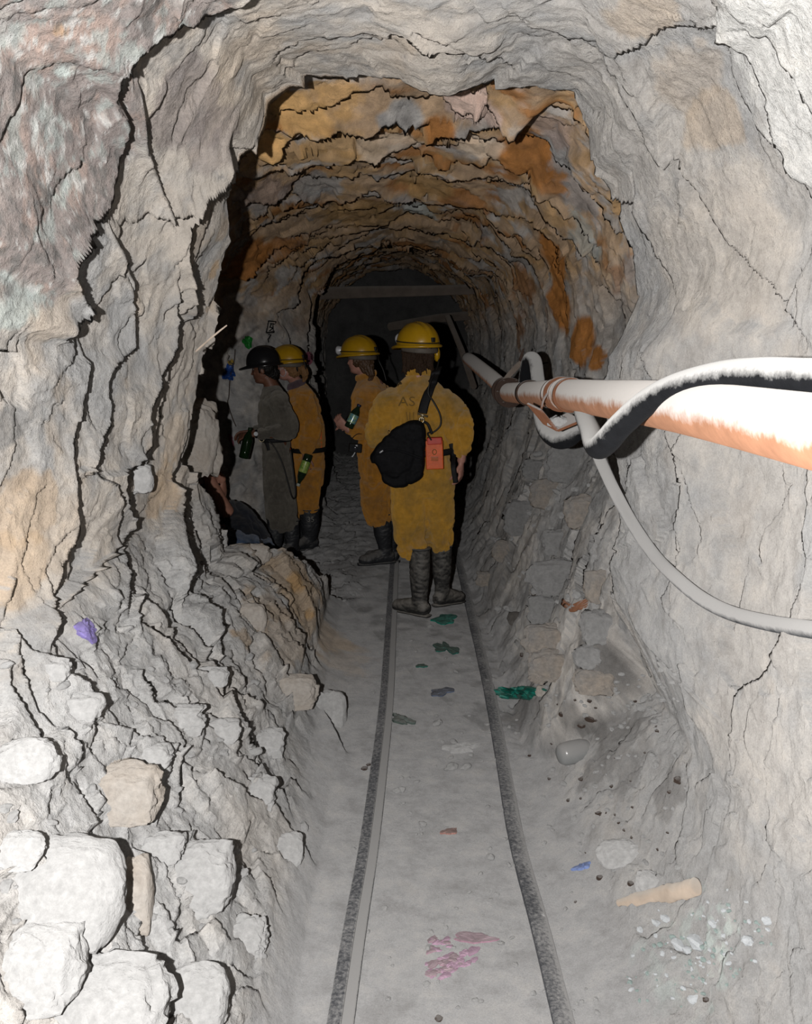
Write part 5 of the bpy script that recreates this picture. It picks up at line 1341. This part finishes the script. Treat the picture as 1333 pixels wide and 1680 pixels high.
fuse('hair', hair, .005, M_HAIRM, mid, 2, O, wrinkle=(.005, (30, 30, 10), 8))
cord2 = [hc + Z * .06 - ff * .14, hc - ff * .165 + Z * .02, at(622, 592, 6.93), at(629, 607, 6.93), at(634, 625, 6.93)]
helmet(mid, O, hc + Z * .035, ff + Vector((0, 0, -.06)), (.0, -.02, 1), M_YHELM, True, .035, cord2)
boot(mid, O, tc(-.192, 7.035, .42), tc(-.158, 7.05, .12), (-.86, -.30, 0), .070, M_BOOT, heel_z=.026)
boot(mid, O, tc(-.142, 7.2, .41), tc(-.125, 7.2, .10), (-.8, .3, 0), .066, M_BOOT)
def bottle(name, label, base, up, h, r, mat, capm, labm, cat='bottle'):
    o = empty(name, base); up = Vector(up).normalized(); q = Z.rotation_difference(up); o.rotation_euler = q.to_euler(); tag(o, label, cat)
    k = h / .24
    build('bottle_body', lathe([(r * .8, 0), (r, .006 * k), (r, .05 * k), (r * .94, .065 * k), (r, .085 * k), (r, .14 * k), (r * .8, .175 * k), (r * .42, .205 * k), (.0125, .215 * k), (.0125, .226 * k)], 28), mat, o)
    build('label', lathe([(r * 1.012, .052 * k), (r * 1.02, .056 * k), (r * 1.02, .132 * k), (r * 1.012, .137 * k)], 28), labm, o)
    build('cap', lathe([(.0155, .222 * k), (.016, .224 * k), (.016, .240 * k), (.0145, .242 * k)], 20), capm, o)
    return o
def shiny(name, c, rough=.12, var=.5, scale=40, c2=None):
    m, nt, b = new_mat(name); v = coords(nt); n = noise(nt, v, scale, 3, .6)
    r = ramp(nt, n, [(.38, c), (.62, c2 or tuple(min(1, x * (1 + var)) for x in c))]); nt.links.new(r.outputs['Color'], b.inputs['Base Color'])
    b.inputs['Roughness'].default_value = rough; b.inputs['Specular IOR Level'].default_value = .6; return m
M_BOTD = shiny('dark_green_bottle', (.010, .020, .010), .08); M_LABT = shiny('blue_green_label', (.06, .22, .34), .2, c2=(.30, .42, .20)); M_CAPB = plain_mat('dark_blue_cap', (.012, .022, .06), .4, .4)
M_LABY = shiny('yellow_green_label', (.16, .30, .05), .2, c2=(.42, .50, .14)); M_CAPW = plain_mat('pale_cap', (.40, .42, .36), .4, .4); M_BOTG = shiny('green_bottle', (.005, .015, .005), .06)
b0 = at(572, 702, 6.80); b1 = at(590, 664, 6.82)
bottle('drink_bottle', 'dark bottle with bright blue green label in the crook of the middle person\'s arm', b0, b1 - b0, (b1 - b0).length, .034, M_BOTD, M_CAPB, M_LABT)
cc_ = at(583, 735, 6.82); cm = empty('compact_camera', cc_); tag(cm, 'small black camera hanging at the waist of the middle person', 'camera')
build('camera_body', box((0, 0, 0), (.045, .022, .032), Euler((0, .1, .2)).to_matrix()), M_BLACK, cm, smooth=False, bevel=.006)
build('lens', shift(xform(lathe([(.018, 0), (.020, .004), (.020, .018), (.016, .020)], 20), Euler((PI / 2, 0, 0)).to_matrix()), (.0, -.02, 0)), M_GLASSD, cm)
build('flash_window', box((.012, -.027, .02), (.008, .004, .006)), M_CHROME, cm)
build('wrist_strap', tube(catmull([Vector((-.03, 0, .03)), Vector((-.02, .0, .07)), Vector((.015, 0, .10)), Vector((.05, .02, .10))], 6), .003, 6), M_BLACK, cm)
build('hanging_cord', tube(catmull([Vector((.0, -.02, -.03)), Vector((-.012, -.02, -.05)), Vector((-.022, -.02, -.062))], 5), .0035, 6), M_CHIP_W, cm)

# ---- the woman with the ponytail, facing left, behind the man in grey
O = Vector((-.81, 7.71, 0))
ff = Vector((-.93, .36, 0)).normalized(); fs_ = ff.cross(Z)
hc = at(472, 601, 7.65); hp, ey = head_parts(hc, ff + Vector((0, 0, -.1)), k=.95)
shn = at(501, 648, 7.62); eln = at(511, 706, 7.60); wrn = at(501, 750, 7.55)
T0 = lambda px, py, Y=7.73: at(px, py, Y)
parts = hp + [limb([hc - Z * .06 - ff * .02, T0(484, 624, 7.69), T0(492, 640)], [.048, .05, .065]),
    torso([(T0(506, 775), .12, .085), (T0(507, 745), .12, .085), (T0(503, 700), .14, .105), (T0(497, 660), .145, .085), (T0(490, 640), .08, .055)], fs_),
    limb([shn, eln, wrn], [.045, .038, .025]), limb([T0(485, 648, 7.87), T0(470, 700, 7.95), T0(455, 712, 7.91)], [.045, .038, .025]),
    limb([T0(505, 770, 7.68), T0(505, 830, 7.68), T0(508, 893, 7.68)], [.062, .045, .026]), limb([T0(500, 770, 7.83), T0(498, 830, 7.85), T0(500, 890, 7.85)], [.062, .045, .026])]
parts += hand_parts(wrn + Z * .01, (.0, .02, -1), (.25, .9, 0), .95, True, .9) + hand_parts(T0(455, 712, 7.91), (-1, .1, -.1), (0, 0, -1), .6, False, .9)
wom = fuse('person', parts, VOX_B, S_FAIR, None, 5, O, extra=ey); wom.location = O
tag(wom, 'person with ponytail, orange coverall and yellow helmet, standing behind the man in grey', 'person')
cv = [torso([(T0(506, 795), .155, .115), (T0(507, 765), .17, .125), (T0(507, 742), .155, .12), (T0(506, 728), .175, .135), (T0(503, 695), .18, .135), (T0(498, 662), .175, .115), (T0(491, 642), .11, .085), (T0(486, 629), .062, .062)], fs_),
    limb([shn + Vector((-.02, .06, 0)), shn - Z * .03, eln + Z * .06, eln, (eln + wrn) / 2, wrn + Z * .035], [.075, .082, .080, .082, .080, .052], 6),
    limb([T0(485, 648, 7.87), T0(472, 695, 7.95), T0(458, 711, 7.92)], [.08, .08, .05]),
    limb([T0(505, 770, 7.68), T0(505, 800, 7.68), T0(505, 825, 7.68), T0(506, 838, 7.68)], [.125, .110, .098, .092], 7), limb([T0(502, 770, 7.83), T0(499, 830, 7.85), T0(500, 838, 7.85)], [.11, .095, .092], 7)]
suit3 = fuse('coverall', cv, VOX_C, C_ORA, wom, 2, O, wrinkle=(.008, (8.5, 8.5, 4), 41))
sc_ = T0(487, 630, 7.70)
build('scarf', shift(tube([sc_ + Vector((.064 * math.cos(t), .062 * math.sin(t), .022 * math.cos(t))) for t in np.linspace(0, 2 * PI, 26)], [(.030, .014)] * 26, 10, side=(.3, 0, 1)), -O), C_COLLAR, wom)
hair = [ellipsoid(hc - ff * .03 + Z * .02, (.078, .078, .078)), ellipsoid(hc - ff * .055 - Z * .035 , (.064, .05, .06)), ellipsoid(hc - ff * .01 - fs_ * .06 - Z * .005, (.026, .03, .03)),
        limb([hc - ff * .085 - Z * .01, hc - ff * .135 - Z * .02 , hc - ff * .155 - Z * .07, hc - ff * .14 - Z * .12], [.028, .036, .034, .012])]
fuse('hair', hair, .005, M_HAIRL, wom, 2, O, wrinkle=(.005, (30, 30, 12), 8))
build('hair_tie', shift(tube([hc - ff * .10 - Z * .012 + fs_ * .03 * math.cos(t) + Z * .03 * math.sin(t) for t in np.linspace(0, 2 * PI, 16)], .007, 8), -O), M_BLACK, wom)
build('earring', shift(tube([hc - fs_ * .082 - Z * .045 + ff * .028 * math.cos(t) + Z * .032 * math.sin(t) for t in np.linspace(0, 2 * PI, 24)], .0026, 6), -O), M_CHROME, wom)
cord3 = [hc + Z * .06 - ff * .13, hc - ff * .155 + Z * .05 - fs_ * .02, hc - ff * .17 + Z * .0 - fs_ * .02, hc - ff * .165 - Z * .06]
helmet(wom, O, hc + Z * .036, ff + Vector((0, 0, -.1)), (0, -.02, 1), M_YHELM, True, .03, cord3)
bw = boot(wom, O, T0(508, 834, 7.68), T0(509, 892, 7.68), (-.45, -.35, 0), .080, M_BOOT)
boot(wom, O, T0(500, 836, 7.85), T0(500, 890, 7.85), (-.9, .3, 0), .07, M_BOOT)
letters('35', 'size_mark', bw, O, surface_map(bw, wom), 510, 856, 12, M_INKW, 7.60, .003)
build('belt', shift(tube([T0(507, 737) + fs_ * (.165 * math.cos(t)) + ff * (.13 * math.sin(t)) for t in np.linspace(0, 2 * PI, 36)], [(.020, .006)] * 36, 8, side=(0, 0, 1)), -O), M_BLACK, wom)
def pack(label, p, h, rz):
    o = empty('battery_pack', p, rz); tag(o, label, 'battery pack')
    build('battery_case', box((0, 0, 0), h), M_ORANGE, o, smooth=False, bevel=.006); build('battery_lid', box((0, 0, h[2] + .012), (h[0] * .9, h[1] * .9, .016)), M_BLACK, o, smooth=False, bevel=.004)
    return o
pack('orange lamp battery on the back of the ponytailed person\'s belt', T0(523, 724, 7.71), (.018, .05, .082), .3)
pack('orange lamp battery seen between the grey man and the ponytailed person', at(473, 733, 7.59), (.020, .04, .095), .1)
b1 = at(489, 797, 7.51); b0 = at(507, 745, 7.53)
bottle('drink_bottle', 'upside down bottle with yellow green label in the ponytailed person\'s hand', b0 , b1 - b0, (b1 - b0).length, .036, M_BOTD, M_CAPW, M_LABY)

# ---- the man in grey with the black helmet, in profile
O = Vector((-.98, 7.36, 0))
ff = Vector((-.97, .12, 0)).normalized(); fs_ = ff.cross(Z)
G = lambda px, py, Y=7.38: at(px, py, Y)
hc = G(433, 605, 7.36); hp, ey = head_parts(hc, ff + Vector((0, 0, -.12)), k=.97)
shn = G(457, 655, 7.22); eln = G(474, 707, 7.20); wrn = G(417, 712, 7.14)
parts = hp + [limb([hc - Z * .06 - ff * .02, G(444, 630, 7.37), G(450, 645)], [.05, .054, .07]),
    torso([(G(455, 780), .11, .085), (G(456, 735), .115, .082), (G(453, 695), .14, .10), (G(450, 660), .15, .085), (G(447, 643), .08, .055)], fs_),
    limb([shn, eln, wrn], [.05, .040, .027]), limb([G(440, 655, 7.54), G(455, 705, 7.58), G(412, 708, 7.50)], [.05, .04, .027]),
    limb([G(452, 790, 7.33), G(452, 840, 7.33), G(451, 905, 7.33)], [.062, .045, .026]), limb([G(466, 790, 7.43), G(474, 840, 7.41), G(479, 905, 7.40)], [.062, .045, .026])]
parts += hand_parts(wrn, (-1, .0, -.12), (-.1, .5, -.8), .75, True, .95) + hand_parts(G(412, 708, 7.50), (-1, 0, -.1), (0, -.3, -1), .7, False, .95)
gre = fuse('person', parts, VOX_B, S_BROWN, None, 5, O, extra=ey); gre.location = O
tag(gre, 'person in long grey work coat and black helmet, facing the left wall, holding a bottle', 'person')
cv = [torso([(G(465, 862), .150, .125), (G(462, 840), .155, .130), (G(458, 790), .150, .125), (G(454, 745), .145, .112), (G(453, 722), .140, .108), (G(452, 712), .150, .118), (G(451, 690), .175, .132), (G(449, 662), .170, .115), (G(447, 645), .115, .09), (G(443, 634), .064, .064)], fs_),
    limb([shn + Vector((-.0, .06, 0)), shn - Z * .03, eln + Z * .07, eln, eln.lerp(wrn, .35), wrn + Vector((.035, 0, 0))], [.075, .080, .072, .070, .062, .044], 6),
    limb([G(440, 655, 7.54), G(455, 702, 7.58), G(418, 708, 7.51)], [.08, .07, .05])]
suit4 = fuse('work_coat', cv, VOX_C, C_GREY, gre, 2, O, wrinkle=(.007, (9, 9, 3), 43))
bv4 = surface_map(suit4, gre)
build('belt', shift(tube([G(452, 720) + fs_ * (.156 * math.cos(t)) + ff * (.122 * math.sin(t)) + Z * .0 for t in np.linspace(0, 2 * PI, 36)], [(.016, .005)] * 36, 8, side=(0, 0, 1)), -O), M_BLACK, gre)
qb = G(430, 721, 7.20); build('belt_ring', shift(tube([qb + Vector((.018 * math.cos(t), -.02, .016 * math.sin(t))) for t in np.linspace(0, 2 * PI, 18)], .004, 8), -O), M_METAL, gre)
o, _ = tape('hanging_strap', gre, O, bv4, [(436, 722, 7.22), (440, 730, 7.2), (443, 738, 7.2)], .03, .003, M_BLACK, .008)
build('lamp_cord', shift(tube(catmull([G(440, 722, 7.21), G(452, 736, 7.2), G(464, 762, 7.2), G(472, 790, 7.2), G(478, 812, 7.2), G(483, 818, 7.22), G(485, 806, 7.24), G(481, 770, 7.26), G(477, 738, 7.28)], 8), .0055, 8), -O), M_CORD, gre)
build('wristwatch', shift(tube([wrn + Vector((.020, .030 * math.cos(t), .030 * math.sin(t))) for t in np.linspace(0, 2 * PI, 20)], [(.010, .003)] * 20, 8, side=(1, 0, 0)), -O), M_BLACK, gre)
build('watch_face', shift(xform(lathe([(.0, 0), (.016, 0), (.016, .006), (.0, .007)], 18), Euler((PI / 2, 0, 0)).to_matrix()), wrn + Vector((.020, -.033, .004)) - O), M_CHIP_W, gre)
hair = [ellipsoid(hc - ff * .025 + Z * .015, (.080, .085, .08)), ellipsoid(hc - ff * .06 - Z * .035, (.066, .048, .055)), ellipsoid(hc - fs_ * .066 + ff * .01 + Z * .0, (.018, .022, .035))]
fuse('hair', hair, .005, M_HAIRB, gre, 2, O, wrinkle=(.004, (34, 34, 14), 8))
helmet(gre, O, hc + Z * .034, ff + Vector((0, 0, -.1)), (-.04, -.02, 1), M_BHELM, False, .05, None, a=.116, b=.132, hgt=.136, band=False)
boot(gre, O, G(452, 850, 7.33), G(452, 905, 7.33), (-.35, -.6, 0), .066, M_BOOT)
boot(gre, O, G(478, 852, 7.40), G(480, 905, 7.40), (-.30, -.55, 0), .064, M_BOOT)
b0 = G(410, 706, 7.10); b1 = G(400, 752, 7.08)
bottle('drink_bottle', 'dark green bottle held neck up in the hand of the man in grey', b1, b0 - b1, .235, .038, M_BOTG, M_BOTD, M_BOTG)

# ---- the crouching person at the left, partly behind the rock
O = Vector((-1.14, 6.65, 0))
K = lambda px, py, Y=6.65: at(px, py, Y)
ff = Vector((-.9, .35, 0)).normalized(); fs_ = ff.cross(Z)
hc = K(322, 815, 6.72)
hp, ey = head_parts(hc, ff + Vector((0, 0, -.4)), (-.3, .1, 1), .96)
shn = K(367, 838, 6.50); eln = K(341, 780, 6.42); wrn = K(366, 789, 6.50)
parts = hp + [limb([hc + Vector((.04, 0, -.05)), K(346, 826, 6.68), K(360, 840, 6.66)], [.05, .055, .07]),
    torso([(K(415, 900), .15, .11), (K(404, 880), .14, .10), (K(388, 858), .15, .11), (K(371, 840), .15, .09), (K(360, 832), .08, .06)], fs_),
    limb([shn + Vector((.02, .03, -.02)), shn.lerp(eln, .5), eln, eln.lerp(wrn, .5) + Vector((0, .02, .02)), wrn], [.052, .050, .042, .038, .029]), limb([K(355, 840, 6.84), K(335, 870, 6.86), K(320, 850, 6.84)], [.05, .04, .027]),
    limb([K(412, 895, 6.58), K(362, 872, 6.52), K(388, 940, 6.55)], [.085, .06, .045]), limb([K(408, 898, 6.76), K(360, 876, 6.80), K(385, 936, 6.8)], [.085, .06, .045])]
parts += hand_parts(wrn, (.05, .0, -1), (-.9, .3, 0), .5, True, .92) + hand_parts(K(320, 850, 6.84), (-1, 0, .2), (0, 0, 1), .5, False, .92)
cro = fuse('person', parts, VOX_B, S_TAN, None, 5, O, extra=ey); cro.location = O
tag(cro, 'person crouching against the left wall in dark shirt and jeans, bare arm raised', 'person')
cv = [torso([(K(418, 896), .165, .125), (K(408, 880), .165, .125), (K(391, 858), .175, .130), (K(374, 842), .165, .11), (K(364, 835), .10, .075)], fs_)]
fuse('shirt', cv, VOX_C, C_NAVY, cro, 5, O, wrinkle=(.007, (7, 7, 5), 47))
cv = [limb([K(414, 897, 6.59), K(386, 884, 6.54), K(362, 873, 6.52)], [.115, .10, .085], 7), limb([K(362, 873, 6.52), K(374, 905, 6.54), K(386, 932, 6.55)], [.085, .075, .07], 6), limb([K(410, 898, 6.75), K(362, 877, 6.80)], [.115, .085], 6), limb([K(362, 877, 6.8), K(384, 930, 6.8)], [.085, .07], 6), ellipsoid(K(418, 900), (.15, .16, .12))]
fuse('jeans', cv, VOX_C, C_JEAN, cro, 5, O, wrinkle=(.008, (8, 8, 6), 49))
fuse('hair', [ellipsoid(hc + Z * .02 - ff * .02, (.083, .09, .085)), ellipsoid(hc - ff * .06 - Z * .03, (.066, .05, .06))], .005, M_HAIRB, cro, 2, O, wrinkle=(.004, (34, 34, 14), 8))
fx = lambda p: Vector((p.x, p.y, 0))
boot(cro, O, fx(K(386, 932, 6.55)) + Z * .16, fx(K(386, 936, 6.55)) + Z * .09, (-1, .1, 0), .05, M_BOOT); boot(cro, O, fx(K(384, 930, 6.8)) + Z * .16, fx(K(384, 936, 6.8)) + Z * .09, (-1, .1, 0), .05, M_BOOT)
